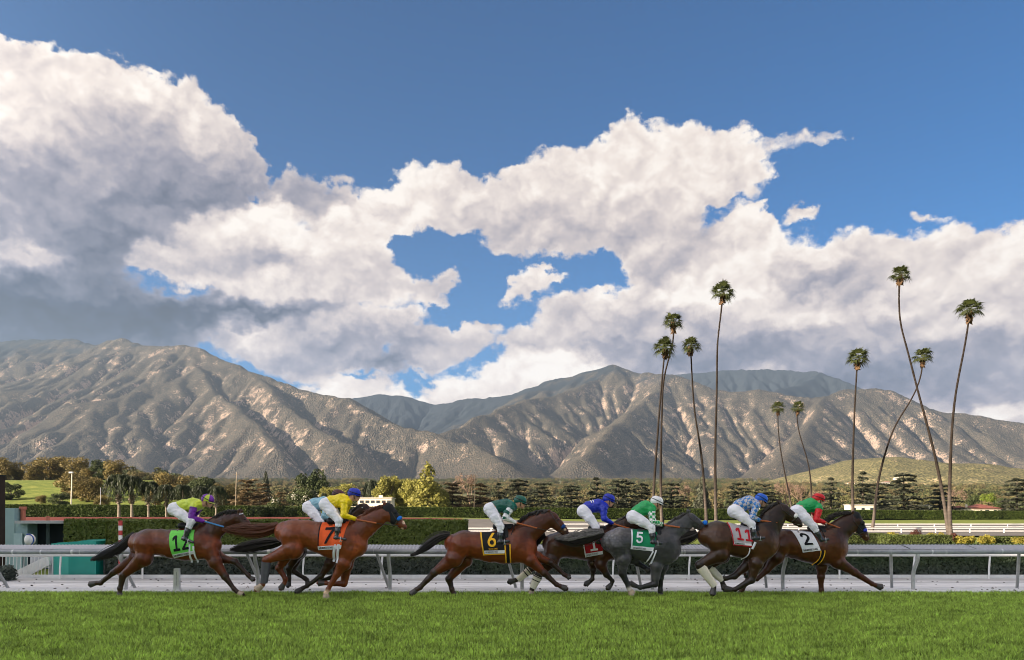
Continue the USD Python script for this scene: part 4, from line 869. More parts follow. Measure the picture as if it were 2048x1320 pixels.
# striped furlong pole
def furlong():
    Y = 20.35; b = P(241, 1157, Y); b[2] = 0
    t = thing('striped_pole', 'red and white striped furlong pole before the tall hedge', 'pole', b)
    redp, h = plain('red_pole_paint', (.42, .045, .045), .5, .4, var=.12, scale=8.0), 1.60
    zs = [0, .10, .25, .40, .55, .70, .81, .94, 1.07, 1.20, 1.33, 1.46, 1.60]
    for i, (a, c) in enumerate(zip(zs[:-1], zs[1:])): part(t, 'band', trimesh.creation.cylinder(.050, c - a - .002, sections=14, transform=trimesh.transformations.translation_matrix((0, 0, (a + c) / 2))), redp if i % 2 else white, smooth=40)
furlong()
def marker():
    b = P(354, 1184, 16.86); b[2] = .05
    t = thing('marker_post', 'short white tapered marker post at the turf edge behind the number 12 horse', 'post', b)
    m = trimesh.creation.box((.135, .10, .50)); m.apply_translation((0, 0, .25)); v = m.vertices.copy(); v[:, 0] *= np.where(v[:, 2] > .3, .78, 1.0); m.vertices = v
    part(t, 'post', m, plain('marker_plastic', (.62, .63, .62), .35, .5, var=.15, scale=9.0))
    part(t, 'base', box(0, 0, .012, .17, .13, .03), white)
    part(t, 'dirt_streak', box(.012, -.0515, .27, .020, .004, .30), plain('dirt_streak', (.40, .41, .41), .6, .3, var=.4, scale=30.0))
marker()
# ---------------------------------------------------------------- left corner: tunnel building, bins, railing
teal_wall = plain('pale_teal_wall', (.25, .36, .36), .8, .3, var=.08, scale=1.5, bump=.15)
teal_bin = plain('teal_plastic', (.008, .26, .21), .4, .5, var=.12, scale=2.0)
dark_in = plain('dark_interior', (.02, .028, .032), .9, .2, var=.2, scale=1.0)
terra = plain('terracotta_paint', (.42, .14, .09), .7, .3, var=.15, scale=3.0)
def left_corner():
    Y = 24.0; q = lambda x, y, Y_=Y: P(x, y, Y_)
    b = q(30, 1157); b[2] = 0
    t = thing('tunnel_building', 'small pale teal building with dark opening at the left edge', 'building', b)
    def panel(x0, x1, y0, y1, y_off, th, mat, nm, bottom=None):
        a, c = q(x0, y0, Y + y_off) - b, q(x1, y1, Y + y_off) - b; z1 = a[2]; z0 = c[2] if bottom is None else bottom
        return part(t, nm, box((a[0] + c[0]) / 2, y_off + th / 2, (z0 + z1) / 2, c[0] - a[0], th, z1 - z0), mat)
    panel(-70, 29, 1016, 1157, 0, .5, teal_wall, 'wall', -.1)
    panel(29.3, 55, 1043, 1157, .02, .5, teal_wall, 'wall', -.1)
    panel(29.3, 122, 1041.5, 1047, -.25, 1.0, plain('grey_roof_slab', (.36, .38, .37), .8, .3, var=.1), 'roof')
    panel(50, 126, 1043, 1157, .62, .2, dark_in, 'back_wall', -.1)  # near-black wall holds the shade inside the opening in its colour
    a = q(96, 1100, 24.35) - b; part(t, 'pillar', box(a[0], .35, .72, .08, .08, 1.5), plain('shaded_teal', (.07, .10, .10), .8, .2))  # pillar in the wall teal, darkened for the shade inside
    a = q(38, 1100) - b; part(t, 'door', box(a[0], -.03, .55, .26, .06, 1.1 + .13), plain('pale_door', (.33, .46, .46), .6, .4, var=.06))
    a = q(34, 1040) - b
    part(t, 'pipe', tube([(a[0], .3, 1.5), (a[0], .3, 1.93)], .075, 12), terra, smooth=40); part(t, 'pipe_collar', tube([(a[0], .3, 1.93), (a[0], .3, 2.02)], .11, 12), terra, smooth=40)
    a = q(80, 1040) - b; part(t, 'pipe', tube([(a[0], .4, 1.5), (a[0], .4, 1.72)], .05, 10), terra, smooth=40)
    a = q(60, 1083, 23.4); s = trimesh.creation.icosphere(3, .165); s.apply_scale([1, .8, 1.1]); a[2] = .98
    u = thing('round_tank', 'round white tank with blue stripe in the dark opening at the left', 'tank', a); part(u, 'shell', s, white, smooth=True); part(u, 'stripe', tube(np.stack([np.sin(np.linspace(-.4, 2.6, 14)) * .158, np.full(14, -.07), np.cos(np.linspace(-.4, 2.6, 14)) * .172], 1), .020, 6), plain('tank_blue', (.02, .07, .30), .4, .5)); part(u, 'stand', box(0, 0, -.6, .1, .1, .78), dark_in)
    p = thing('dark_post', 'thick dark post cut by the left edge of the picture', 'post', P(-1, 1157, 22.0) * [1, 1, 0]); part(p, 'shaft', box(0, 0, 1.44, .13, .3, 2.92), plain('dark_wood', (.035, .024, .020), .8, .2, var=.3, scale=4.0)); part(p, 'top_plate', box(0, 0, 2.91, .16, .33, .03), dark_in)
    # bins
    Yb = 20.85
    a = P(148, 1157, Yb); a[2] = 0
    t2 = thing('teal_bin', 'large teal plastic bin with pitched lid behind the rail', 'bin', a)
    X = lambda px: (px - CX) / F * Yb - a[0]
    part(t2, 'body', box((X(137) + X(192)) / 2, .5, .45, X(192) - X(137), 1.0, .92), teal_bin)
    part(t2, 'bin_side', box((X(106) + X(136.4)) / 2, .52, .45, X(136.4) - X(106), 1.0, .90), plain('lit_teal_plastic', (.05, .38, .31), .4, .5, var=.1, scale=2.0))  # side of the same bin, its teal lightened for the light on it
    def lid(x0, x1, zl, zm, zr, xm, nm): 
        V = [(x0, -.04), (xm, -.04), (x1, -.04), (x1, 1.04), (xm, 1.04), (x0, 1.04)]; zz = [zl, zm, zr, zr, zm, zl]; v = np.array([(x, y, z) for (x, y), z in zip(V, zz)] + [(x, y, .905) for x, y in V]); h_ = trimesh.convex.convex_hull(v); part(t2, nm, h_, teal_bin)
    lid(X(137), X(194), .975, 1.06, 1.02, X(176), 'lid'); lid(X(104), X(136.4), .955, .985, .99, X(120), 'lid')
    a = P(203, 1157, 21.3); a[2] = 0; t3 = thing('grey_cabinet', 'grey metal cabinet standing right of the teal bin', 'cabinet', a); part(t3, 'box', box(0, .2, .48, .26, .5, .96), plain('grey_cabinet', (.20, .20, .20), .6, .4, var=.15)); part(t3, 'door', box(0, -.07, .5, .20, .03, .8), plain('grey_cabinet_door', (.24, .24, .24), .6, .4, var=.12))
    # railing with upright bars, and a white ramp side behind it
    a = P(52, 1157, 20.78); a[2] = 0; t4 = thing('bar_railing', 'white railing of thin upright bars at the left edge', 'railing', a); X4 = lambda px: (px - CX) / F * 20.78 - a[0]
    for k in range(15): x = X4(4) + k * (X4(104) - X4(4)) / 14; part(t4, 'bar', tube([(x, 0, 0), (x + .02, 0, .60)], .009, 6), white)
    for z in (.03, .60): part(t4, 'bar_rail', tube([(X4(2), 0, z), (X4(106), 0, z)], .012, 6), white)
    a = P(60, 1157, 21.2); a[2] = 0; t5 = thing('white_ramp', 'white sloping ramp side behind the bar railing', 'ramp', a); X5 = lambda px: (px - CX) / F * 21.2 - a[0]
    pg = trimesh.creation.extrude_polygon(__import__('shapely').Polygon([(X5(24), .0), (X5(27), .12), (X5(90), .55), (X5(99), .58), (X5(102), .34), (X5(56), .0)]), .08, engine='earcut'); pg.apply_transform(trimesh.transformations.rotation_matrix(math.pi / 2, [1, 0, 0])); part(t5, 'panel', pg, white)
    part(t5, 'panel', box((X5(92) + X5(104)) / 2, .15, .29, X5(104) - X5(92), .06, .58), plain('lilac_panel', (.52, .50, .56), .6, .4, var=.06))
    part(t5, 'panel', box((X5(50) + X5(88)) / 2, .25, .42, X5(88) - X5(50), .06, .36), plain('grey_panel', (.46, .46, .48), .6, .4, var=.06))
left_corner()
# red-brown walkway and lawn strip on the terrace
def strip(name, pxa, pxb, Ya, Yb, mat, label, lift):
    us = np.linspace((pxa - CX) / F, (pxb - CX) / F, 90); ys = np.linspace(Ya, Yb, 14); U, Yg = np.meshgrid(us, ys); X = U * Yg; Z = gz(X, Yg) + lift
    n = len(us); i = (np.arange(13)[:, None] * n + np.arange(n - 1)).ravel(); struct(name, (np.stack([X, Yg, Z], -1).reshape(-1, 3), np.vstack([np.stack([i, i + 1, i + n + 1], 1), np.stack([i, i + n + 1, i + n], 1)])), mat, smooth=True, label=label)
strip('path', -80, 925, 85, 99, plain('red_earth', (.125, .030, .021), .9, .1, var=.2, scale=.5), 'red brown earth walkway behind the tall hedge', .09)
strip('dirt_course', 928, 2140, 60, 98, plain('pale_course', (.13, .12, .11), .95, .1, var=.15, scale=.4), 'pale dirt course between the white infield fences', .09)

# ---------------------------------------------------------------- buildings and poles beyond the hedge
stucco, roof_red = plain('cream_stucco', (.60, .53, .42), .85, .2, var=.06, scale=.5), plain('red_roof_tile', (.17, .060, .045), .8, .2, var=.25, scale=.9)
win = plain('dark_window', (.03, .035, .04), .15, .6, var=.1)
def house_pale():
    Y = 178; b = gp(735, Y); t = thing('pale_building', 'long pale flat roofed building among the yellow green trees', 'building', b); X = lambda px: (px - CX) / F * Y - b[0]; Z = lambda py: EYE + (HZ - py) / F * Y - b[2]
    part(t, 'wall', box((X(688) + X(782)) / 2, 3, Z(1012) / 2 + .0, X(782) - X(688), 6, Z(1012)), stucco)
    part(t, 'upper_wall', box((X(712) + X(780)) / 2, 4.5, (Z(1012) + Z(996)) / 2 + .02, X(780) - X(712), 5, Z(996) - Z(1012)), stucco)
    part(t, 'roof', box((X(710) + X(782)) / 2, 4.5, Z(995.4), X(782) - X(710), 5.4, .16), plain('pale_roof', (.52, .48, .42), .8, .2))
    part(t, 'chimney', box(X(756), 4, Z(992.5), .9, .9, .75), stucco)
    for k in range(6): part(t, 'window', box(X(720 + k * 11), 1.96, Z(1003), .85, .12, .62), win)
house_pale()
def house_red():
    Y = 246; b = gp(1960, Y); t = thing('tiled_house', 'low cream house with red tiled roof behind the long hedge', 'house', b); X = lambda px: (px - CX) / F * Y - b[0]; Z = lambda py: EYE + (HZ - py) / F * Y - b[2]
    part(t, 'wall', box((X(1914) + X(2001)) / 2, 4, Z(1017) / 2, X(2001) - X(1914), 8, Z(1017)), stucco)
    def hip(x0, x1, y0, y1, z0, z1, nm): 
        m = (y0 + y1) / 2; w = (y1 - y0) / 2; v = np.array([(x0, y0, z0), (x1, y0, z0), (x1, y1, z0), (x0, y1, z0), (x0 + w, m, z1), (x1 - w, m, z1)]); part(t, nm, trimesh.convex.convex_hull(v), roof_red)
    hip(X(1941), X(2004), -.6, 8.6, Z(1017) + .02, Z(1008), 'roof'); hip(X(1909), X(1952), .2, 7.6, Z(1018) + .03, Z(1011.5), 'roof')
    part(t, 'chimney', box(X(1937), 1.2, Z(1012), .5, .5, 1.2), stucco)
    for px, w in ((1974, 1.2), (1990, .9), (1962, .4), (1926, .4), (1934, .4)): part(t, 'window', box(X(px), -.03, Z(1021.5), w, .1, .55), win)
house_red()
def shed(px0, px1, y0, y1, Y, lab):
    b = gp((px0 + px1) / 2, Y); t = thing('low_shed', lab, 'shed', b); w = (px1 - px0) / F * Y; h = EYE + (HZ - y0) / F * Y - b[2]
    part(t, 'wall', box(0, 2, h / 2, w, 4, h), stucco); part(t, 'roof', box(0, 2, h + .1, w + .6, 4.6, .18), plain('shed_roof', (.28, .27, .26), .8, .2)); 
    for k in range(3): part(t, 'door', box(-w / 3 + k * w / 3, -.02, h * .4, w * .12, .08, h * .8), win)
shed(1700, 1752, 1010, 1020, 228, 'low pale shed between the cedars, behind the leading horse'); shed(1480, 1520, 1012, 1020, 228, 'low pale shed behind the checked rider'); shed(1832, 1860, 1011, 1020, 238, 'low pale shed left of the crossing palm trunks')
def pole(px, top, base, Y, r, mat, lab, lamp=False, arm=False):
    b = gp(px, Y); h = EYE + (HZ - top) / F * Y - b[2]; t = thing('lamp_post' if lamp else 'utility_pole', lab, 'pole', b)
    part(t, 'shaft', tube([(0, 0, -.2), (0.02 * h, 0, h)], [r, r * .7], 8), mat, smooth=True)
    if lamp: part(t, 'lamp_head', box(.02 * h - .1, -.1, h + .1, .75, .4, .28), galv)
    if arm: part(t, 'cross_arm', box(0.02 * h, 0, h - .6, 1.8, .12, .14), bark)
pole(142, 946, 1010, 150, .13, plain('pale_pole', (.55, .50, .40), .7, .3), 'tall pale floodlight pole before the grassy rise', True)
pole(200, 975, 1010, 155, .07, galv, 'thin grey pole before the oaks, right of the floodlight')
pole(948, 947, 1016, 170, .10, bark, 'thin black utility pole above the bare tree near the centre', arm=True)
pole(471, 944, 1000, 205, .10, plain('pole_wood', (.35, .28, .2), .8, .2), 'pale wooden pole above the bay horse ears', arm=True)

# far town: trees as one mass, houses one by one
def town():
    r = rnd(91)
    for k in range(3): make_kind(f'far_tree_{("one", "two", "three")[k]}', *(lambda c: (c[0], leaf_mat(f'far_leaf_{k}', [(.055, .065, .028), (.080, .080, .032), (.115, .095, .044)][k], [(.15, .155, .075), (.21, .195, .085), (.26, .21, .11)][k], .1, .7, .1, nscale=.05), c[1]))(broad(92 + k, 8, 4.4, 900, .55, .08, 16)))
    pi = UsdGeom.PointInstancer.Define(stage, '/World/far_trees'); pos, ids, sc = [], [], []
    while len(pos) < 9000:
        Y = 300 * (2900 / 300) ** (r.rand() ** .8); u = r.uniform(-.74, .74); x = u * Y; z = float(gz(x, Y))
        if u < -.28 and Y < 430: continue
        if meshkit.noise(np.array([x / 90, Y / 90, 3.0]), 4) < .38: continue
        if Y > 2450: z = 109 + (Y - 2400) * .052
        pos.append(Gf.Vec3f(x, Y, z - .4)); ids.append(int(r.rand() * 3)); s = r.uniform(.7, 1.6) * (1.0 if Y > 500 else .8); sc.append(Gf.Vec3f(s * 1.15, s * 1.15, s))
    for q in range(900):
        u = r.uniform(-.74, .74); Y = r.uniform(262, 440) if u > -.28 else r.uniform(352, 430); x = u * Y
        if meshkit.noise(np.array([x / 30, Y / 40, 9.0]), 4) < .34: continue
        pos.append(Gf.Vec3f(x, Y, float(gz(x, Y)) - .4)); ids.append(int(r.rand() * 3)); s = r.uniform(.5, 1.0) * (.75 if u < -.28 else 1); sc.append(Gf.Vec3f(s * 1.15, s * 1.15, s))
    pi.CreatePrototypesRel().SetTargets(['/Kinds/far_tree_one', '/Kinds/far_tree_two', '/Kinds/far_tree_three']) if False else None
    protos = []
    for k in ('one', 'two', 'three'):
        x = UsdGeom.Xform.Define(stage, f'/World/far_trees/tree_{k}'); x.GetPrim().GetReferences().AddInternalReference(f'/Kinds/far_tree_{k}'); protos.append(x.GetPath())
    pi.CreatePrototypesRel().SetTargets(protos); pi.CreatePositionsAttr(Vt.Vec3fArray(pos)); pi.CreateProtoIndicesAttr(ids); pi.CreateScalesAttr(Vt.Vec3fArray(sc))
    tag(pi, 'far-off belt of trees at the foot of the mountains', 'trees', None, 'stuff')
    wm = [plain(f'far_house_wall_{k}', c, .8, .2, var=.05) for k, c in enumerate([(.46, .41, .33), (.40, .36, .31), (.50, .46, .40)])]; rm = [plain(f'far_house_roof_{k}', c, .8, .2, var=.1) for k, c in enumerate([(.22, .12, .08), (.26, .22, .19), (.40, .36, .31)])]
    hill_px, town_px = np.sort(r.uniform(1540, 1800, 11)), np.sort(r.uniform(120, 1500, 15))
    for i in range(26):
        on_hill = i < 11; px = hill_px[i] if on_hill else town_px[i - 11]; Y = r.uniform(1420, 1600) if on_hill else r.uniform(1200, 2700)
        x = (px - CX) / F * Y; z = float(gz(x, Y)) if Y < 2450 else 109 + (Y - 2400) * .052
        if on_hill: z = float(hill_z(x, Y))
        w, h = r.uniform(7, 15), r.uniform(2.6, 4.2); b = np.array([x, Y, z])
        t = thing('far_house', f'tiny pale house on the foothill at the right, {ORD[i]} from the left' if on_hill else f'tiny pale house far off below the mountains, {ORD[i - 11]} from the left', 'house', b, 'far houses on the foothill' if on_hill else 'far houses below the mountains')
        part(t, 'wall', box(0, 4, h / 2 - 4, w, 8, h + 8), wm[i % 3]); hw = w / 2 + .5
        part(t, 'roof', trimesh.convex.convex_hull(np.array([(-hw, -.5, h), (hw, -.5, h), (hw, 8.5, h), (-hw, 8.5, h), (-hw + 3, 4, h + 1.9), (hw - 3, 4, h + 1.9)])), rm[(i * 2) % 3])
        part(t, 'window', box(-w * .2, -.05, h * .55, w * .16, .2, 1.2), win); part(t, 'window', box(w * .2, -.05, h * .55, w * .16, .2, 1.2), win)
town()
# ---------------------------------------------------------------- bodies: joints with radii, blended into one skin
class Field:
    def __init__(s, lo, hi, h):
        s.h = h; s.lo = np.array(lo, float); s.n = np.ceil((np.array(hi) - lo) / h).astype(int) + 1
        s.ax = [s.lo[k] + h * np.arange(s.n[k]) for k in range(3)]
        s.d = np.full(s.n, 9.0, np.float32)
    def put(s, a, b, ra, rb, k=.02, sy=1.0):
        a, b = np.asarray(a, float), np.asarray(b, float)
        m = max(ra, rb) + k + 3 * s.h; my = max(ra, rb) * sy + k + 3 * s.h
        mm = np.array([m, my, m])
        i0 = np.clip(np.floor((np.minimum(a, b) - mm - s.lo) / s.h).astype(int), 0, s.n - 1); i1 = np.clip(np.ceil((np.maximum(a, b) + mm - s.lo) / s.h).astype(int) + 1, 1, s.n)
        if (i1 <= i0).any(): return
        sl = tuple(slice(i0[q], i1[q]) for q in range(3))
        x, y, z = np.meshgrid(*(s.ax[q][sl[q]] for q in range(3)), indexing='ij', sparse=True)
        d = cone_d(x, y, z, a, b, ra, rb, sy)
        o = s.d[sl]
        hh = np.clip(k - np.abs(o - d), 0, None) / max(k, 1e-6)
        s.d[sl] = np.minimum(o, d) - hh * hh * k * .25
    def mesh(s): return surface_net(s.d, s.lo, s.h)
def cone_d(x, y, z, a, b, ra, rb, sy):
    ba = (b - a) * [1, 1 / sy, 1]; L = ba @ ba + 1e-9
    px, py, pz = x - a[0], (y - a[1]) / sy, z - a[2]
    t = np.clip((px * ba[0] + py * ba[1] + pz * ba[2]) / L, 0, 1)
    return (np.sqrt((px - t * ba[0]) ** 2 + (py - t * ba[1]) ** 2 + (pz - t * ba[2]) ** 2) - (ra + (rb - ra) * t)) * min(1.0, .5 + .5 * sy)
def surface_net(d, lo, h):
    neg = d < 0
    n = np.array(d.shape); c = n - 1
    sl = lambda o: tuple(slice(o[k], o[k] + c[k]) for k in range(3))
    cnt = sum(neg[sl(o)].astype(np.int8) for o in np.ndindex(2, 2, 2))
    act = (cnt > 0) & (cnt < 8)
    I = np.argwhere(act); idx = np.full(c, -1, np.int64); idx[act] = np.arange(len(I))
    pos = np.zeros((len(I), 3)); w = np.zeros(len(I))
    for k in range(3):
        for o in np.ndindex(2, 2):
            o0 = [0, 0, 0]; q = [m for m in range(3) if m != k]; o0[q[0]], o0[q[1]] = o; o1 = list(o0); o1[k] = 1
            d0 = d[tuple((I + o0).T)].astype(float); d1 = d[tuple((I + o1).T)].astype(float)
            cr = (d0 < 0) != (d1 < 0)
            t = np.where(cr, d0 / np.where(cr, d0 - d1, 1), 0)
            p = np.broadcast_to(np.array(o0, float), (len(I), 3)).copy(); p[:, k] += t
            pos += p * cr[:, None]; w += cr
    v = (I + pos / w[:, None]) * h + lo
    F_ = []
    for k in range(3):
        u, wv = [(1, 2), (2, 0), (0, 1)][k]
        s0 = [slice(1, -1)] * 3; s0[k] = slice(0, -1); s1 = list(s0); s1[k] = slice(1, None)
        a, b = neg[tuple(s0)], neg[tuple(s1)]
        for flip in (False, True):
            E = np.argwhere((a & ~b) if not flip else (~a & b)) + 1; E[:, k] -= 1
            if not len(E): continue
            eu, ew = np.zeros(3, int), np.zeros(3, int); eu[u] = 1; ew[wv] = 1
            q = [idx[tuple((E - eu * i - ew * j).T)] for i, j in ((0, 0), (1, 0), (1, 1), (0, 1))]
            q = np.stack(q if not flip else q[::-1], 1)
            F_.append(q)
    q = np.vstack(F_); q = q[(q >= 0).all(1)]
    return v, np.vstack([q[:, [0, 1, 2]], q[:, [0, 2, 3]]])
def vnormals(v, f):
    n = np.zeros_like(v); fn = np.cross(v[f[:, 1]] - v[f[:, 0]], v[f[:, 2]] - v[f[:, 0]])
    for k in range(3): np.add.at(n, f[:, k], fn)
    return n / (np.linalg.norm(n, axis=1, keepdims=True) + 1e-12)
def relax(v, f, it=2):
    n = len(v); e = np.vstack([f[:, [0, 1]], f[:, [1, 2]], f[:, [2, 0]]])
    from scipy.sparse import coo_matrix
    A = coo_matrix((np.ones(len(e) * 2), (np.r_[e[:, 0], e[:, 1]], np.r_[e[:, 1], e[:, 0]])), (n, n)).tocsr(); A.data[:] = 1
    dg = np.maximum(np.asarray(A.sum(1)).ravel(), 1)[:, None]
    for _ in range(it):
        for l in (.5, -.52): v = v + l * (A @ v / dg - v)
    return v

def coat_mat(name, rough=.32, spec=.40, nv=.22):
    n = {'at': ('attribute', {'attribute': 'coat'}), 'tc': ('texture_coordinate', {}), 'm': ('mapping', {'scale': (3.0, 6.0, 9.0)}), 'no': ('noise_texture', {'scale': 1.6, 'detail': 5.0, 'roughness': .65}),
         'v': ('map_range', {'from_min': .3, 'from_max': .7, 'to_min': 1 - nv, 'to_max': 1 + nv, 'clamp': True}), 'x': ('vector_math', {'math_type': 'scale'}), 'nf': ('noise_texture', {'scale': 60.0, 'detail': 3.0}), 'b': ('bump', {'strength': .18, 'distance': .01}),
         'p': ('principled_bsdf', {'roughness': rough, 'specular_ior_level': spec, 'coat_weight': .0})}
    return mats(name, n, [('tc.object', 'm.vector'), ('m.vector', 'no.vector'), ('no.fac', 'v.value'), ('at.color', 'x.vector1'), ('v.result', 'x.scale'), ('x.vector', 'p.base_color'), ('m.vector', 'nf.vector'), ('nf.fac', 'b.height'), ('b.normal', 'p.normal')], 'p.BSDF')
coat = coat_mat('horse_coat')
hair_black = plain('black_horse_hair', (0.016, 0.013, 0.012), .45, .5, var=.4, scale=25.0)
hair_chestnut = plain('chestnut_horse_hair', (0.10, 0.030, 0.014), .45, .5, var=.4, scale=25.0)
hair_grey = plain('grey_horse_hair', (0.16, 0.15, 0.15), .5, .4, var=.7, scale=14.0)
hoof_dark = plain('dark_hoof', (0.045, 0.038, 0.034), .4, .5, var=.3, scale=20.0)
hoof_pale = plain('pale_hoof', (0.38, 0.29, 0.20), .45, .5, var=.3, scale=20.0)
leather = plain('dark_leather', (0.030, 0.020, 0.016), .4, .5, var=.3, scale=20.0)
tan_rein = plain('orange_rubber_rein', (0.42, 0.11, 0.030), .55, .4, var=.15, scale=20.0)
black_gear = plain('black_gear', (0.012, 0.012, 0.014), .55, .25, var=.3, scale=20.0)
boot_mat = plain('black_boot', (0.020, 0.022, 0.030), .22, .6, var=.2, scale=15.0, coat=.5)
white_cloth = plain('white_cloth', (0.74, 0.72, 0.73), .8, .2, var=.06, scale=12.0, bump=.25, bscale=22.0)
cream_wrap = plain('cream_leg_wrap', (0.70, 0.64, 0.52), .8, .2, var=.08, scale=20.0)
grey_wrap = plain('grey_leg_wrap', (0.085, 0.085, 0.095), .8, .2, var=.1, scale=20.0)
skin = plain('skin', (0.50, 0.27, 0.18), .5, .4, var=.10, scale=18.0)
eye_mat = plain('eye', (0.012, 0.009, 0.008), .08, .6, var=.1, scale=5.0)
steel = plain('polished_bit', (0.55, 0.54, 0.52), .25, .5, metal=1.0, var=.1, scale=5.0)
def dye(name, col, rough=.42, spec=.45, bump=.35): return plain(name, col, rough, spec, var=.10, scale=9.0, bump=bump, bscale=16.0)

class Placer:
    """Turns rows and columns of the enlarged photograph (five times, from column x0 and row 960) into points of the place."""
    def __init__(s, x0, Y, dz=0.0): s.x0, s.Y, s.dz = x0, Y, dz
    def __call__(s, zx, zy, dy=0.0):
        p = P(s.x0 + zx / 5, 960 + zy / 5, s.Y + dy); p[2] += s.dz; return p
    def r(s, q, dy=0.0): return q / 5 / F * (s.Y + dy)

def horse(spec):
    pl = Placer(spec['x0'], spec['Y'], spec.get('dz', 0)); o = pl(spec['trunk'][4][0], spec['trunk'][4][1]); o = np.array([o[0], spec['Y'], 0.0])
    Q = lambda x, y, dy=0.0: pl(x, y, dy) - o
    R = pl.r
    t = thing('racehorse', spec['label'], 'horse', o, 'racehorses galloping on the turf')
    prim = []                                                    # (a, b, ra, rb, blend, lateral scale, tag)
    tr = [(Q(x, y), R(r)) for x, y, r in spec['trunk']]
    sy = [.98, .80, .80, .76, .78, .76, .82]
    for i in range(len(tr) - 1): prim.append((tr[i][0], tr[i + 1][0], tr[i][1], tr[i + 1][1], .05, (sy[min(i, 6)] + sy[min(i + 1, 6)]) / 2, 'body'))
    nk = [(Q(x, y), R(r)) for x, y, r in spec['neck']]
    for i in range(len(nk) - 1): prim.append((nk[i][0], nk[i + 1][0], nk[i][1], nk[i + 1][1], .06, .50 if i else .62, 'body'))
    hd = [(Q(x, y), R(r)) for x, y, r in spec['head']]
    prim.append((nk[-1][0], hd[0][0], nk[-1][1] * .9, hd[0][1] * .9, .05, .55, 'body'))
    for i in range(len(hd) - 1): prim.append((hd[i][0], hd[i + 1][0], hd[i][1], hd[i + 1][1], .03, (.56, .58, .66, .7)[i], 'head'))
    # shoulder and haunch muscles on both sides
    for s in (-1, 1):
        a, b = tr[1], tr[2]
        prim.append((a[0] + [-.01, s * .13, 0.0], b[0] + [.02, s * .12, -.02], a[1] * .74, b[1] * .62, .09, .72, 'body'))
        a, b = tr[5], tr[6]
        prim.append((a[0] + [.06, s * .11, .10], b[0] + [-.06, s * .12, -.12], a[1] * .44, a[1] * .42, .09, .75, 'body'))
    hooves, wraps, socks = [], [], []
    for name, leg in spec['legs'].items():
        far = 1 if 'far' in name else -1
        dy = far * (.135 if 'hind' in name else .12)
        j = [(Q(x, y, dy), R(r)) for x, y, r in leg['j']]
        for i in range(len(j) - 1):
            tag_ = 'upper' if i < len(j) - 4 else 'lower'
            prim.append((j[i][0], j[i + 1][0], j[i][1], j[i + 1][1], .045 if i == 0 else .022, .78 if i == 0 else .9, tag_))
            if i < len(j) - 1 and i > 0: prim.append((j[i][0], j[i][0] + [0, 0, .001], j[i][1] * 1.12, j[i][1] * 1.12, .02, .95, tag_))
        hooves.append((j[-2][0], j[-1][0], j[-2][1], leg.get('hoof', hoof_dark)))
        if 'wrap' in leg: wraps.append((j[-4][0], j[-3][0], j[-4][1], j[-3][1], leg['wrap'], leg.get('bands')))
        if leg.get('sock'): socks.append((j[-3][0], j[-1][0], j[-3][1] * 1.6))
    # ears
    for s, (ex, ey) in zip((-1, 1), spec['ears']):
        root = hd[0][0] if False else Q(*spec['poll'], 0) + [0, s * .045, -.01]; tip = Q(ex, ey, s * .055)
        mid = root * .5 + tip * .5
        prim.append((root, mid, .026, .030, .015, .7, 'head')); prim.append((mid, tip, .030, .006, .01, .6, 'head'))
    lo = np.min([np.minimum(p[0], p[1]) - max(p[2], p[3]) for p in prim], 0) - .06; hi = np.max([np.maximum(p[0], p[1]) + max(p[2], p[3]) for p in prim], 0) + .06
    fld = Field(lo, hi, .0165)
    for p in prim: fld.put(*p[:6])
    v, f = fld.mesh(); v = relax(v, f, 2)
    # muscle and sinew under the skin
    nv_ = vnormals(v, f); ms_ = np.abs(meshkit.fbm(v * [7, 5, 4] + spec['x0'], 2, 6) - .5) + .6 * np.abs(meshkit.fbm(v * [15, 9, 9] + 3, 2, 8) - .5)
    v = v + nv_ * (.006 - ms_ * .026)[:, None].clip(-.006, .005)
    # body colours: darker along back and belly, on the grey lighter up the rump
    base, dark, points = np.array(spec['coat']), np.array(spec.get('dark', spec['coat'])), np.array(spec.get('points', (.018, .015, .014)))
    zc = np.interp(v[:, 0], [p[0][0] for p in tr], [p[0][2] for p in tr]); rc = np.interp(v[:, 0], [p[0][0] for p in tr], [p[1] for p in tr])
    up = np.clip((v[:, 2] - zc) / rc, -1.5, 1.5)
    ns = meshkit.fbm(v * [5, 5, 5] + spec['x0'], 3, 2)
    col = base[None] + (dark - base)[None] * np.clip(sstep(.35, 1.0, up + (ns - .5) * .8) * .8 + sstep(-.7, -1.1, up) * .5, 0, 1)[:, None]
    def near(tags, reach):
        d = np.full(len(v), 9.0)
        for p in prim:
            if p[6] in tags: d = np.minimum(d, cone_d(v[:, 0], v[:, 1], v[:, 2], p[0], p[1], p[2], p[3], p[5]))
        return d
    low = near(('lower',), 0)
    m = np.clip(1 - low / .05, 0, 1)[:, None] * spec.get('point_amt', .92)
    m = m * sstep(.06, -.02, v[:, 2] - np.array([1.0]) * spec.get('point_top', .75))[:, None] if False else m
    col = col * (1 - m) + points * m
    hdm = near(('head',), 0); muz = np.linalg.norm(v - hd[-1][0], axis=1)
    m = (np.clip(1 - hdm / .04, 0, 1) * spec.get('head_dark', .25) + .6 * sstep(.16, .05, muz))[:, None]; m = np.clip(m, 0, 1)
    col = col * (1 - m) + np.array(spec.get('head_col', points)) * m
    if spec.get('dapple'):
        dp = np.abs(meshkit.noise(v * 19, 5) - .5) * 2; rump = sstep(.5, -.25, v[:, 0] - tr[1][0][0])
        col = col * (.55 + .9 * (dp * rump + (1 - rump) * .35))[:, None] * (1 + .9 * rump * sstep(-.6, .9, up))[:, None]
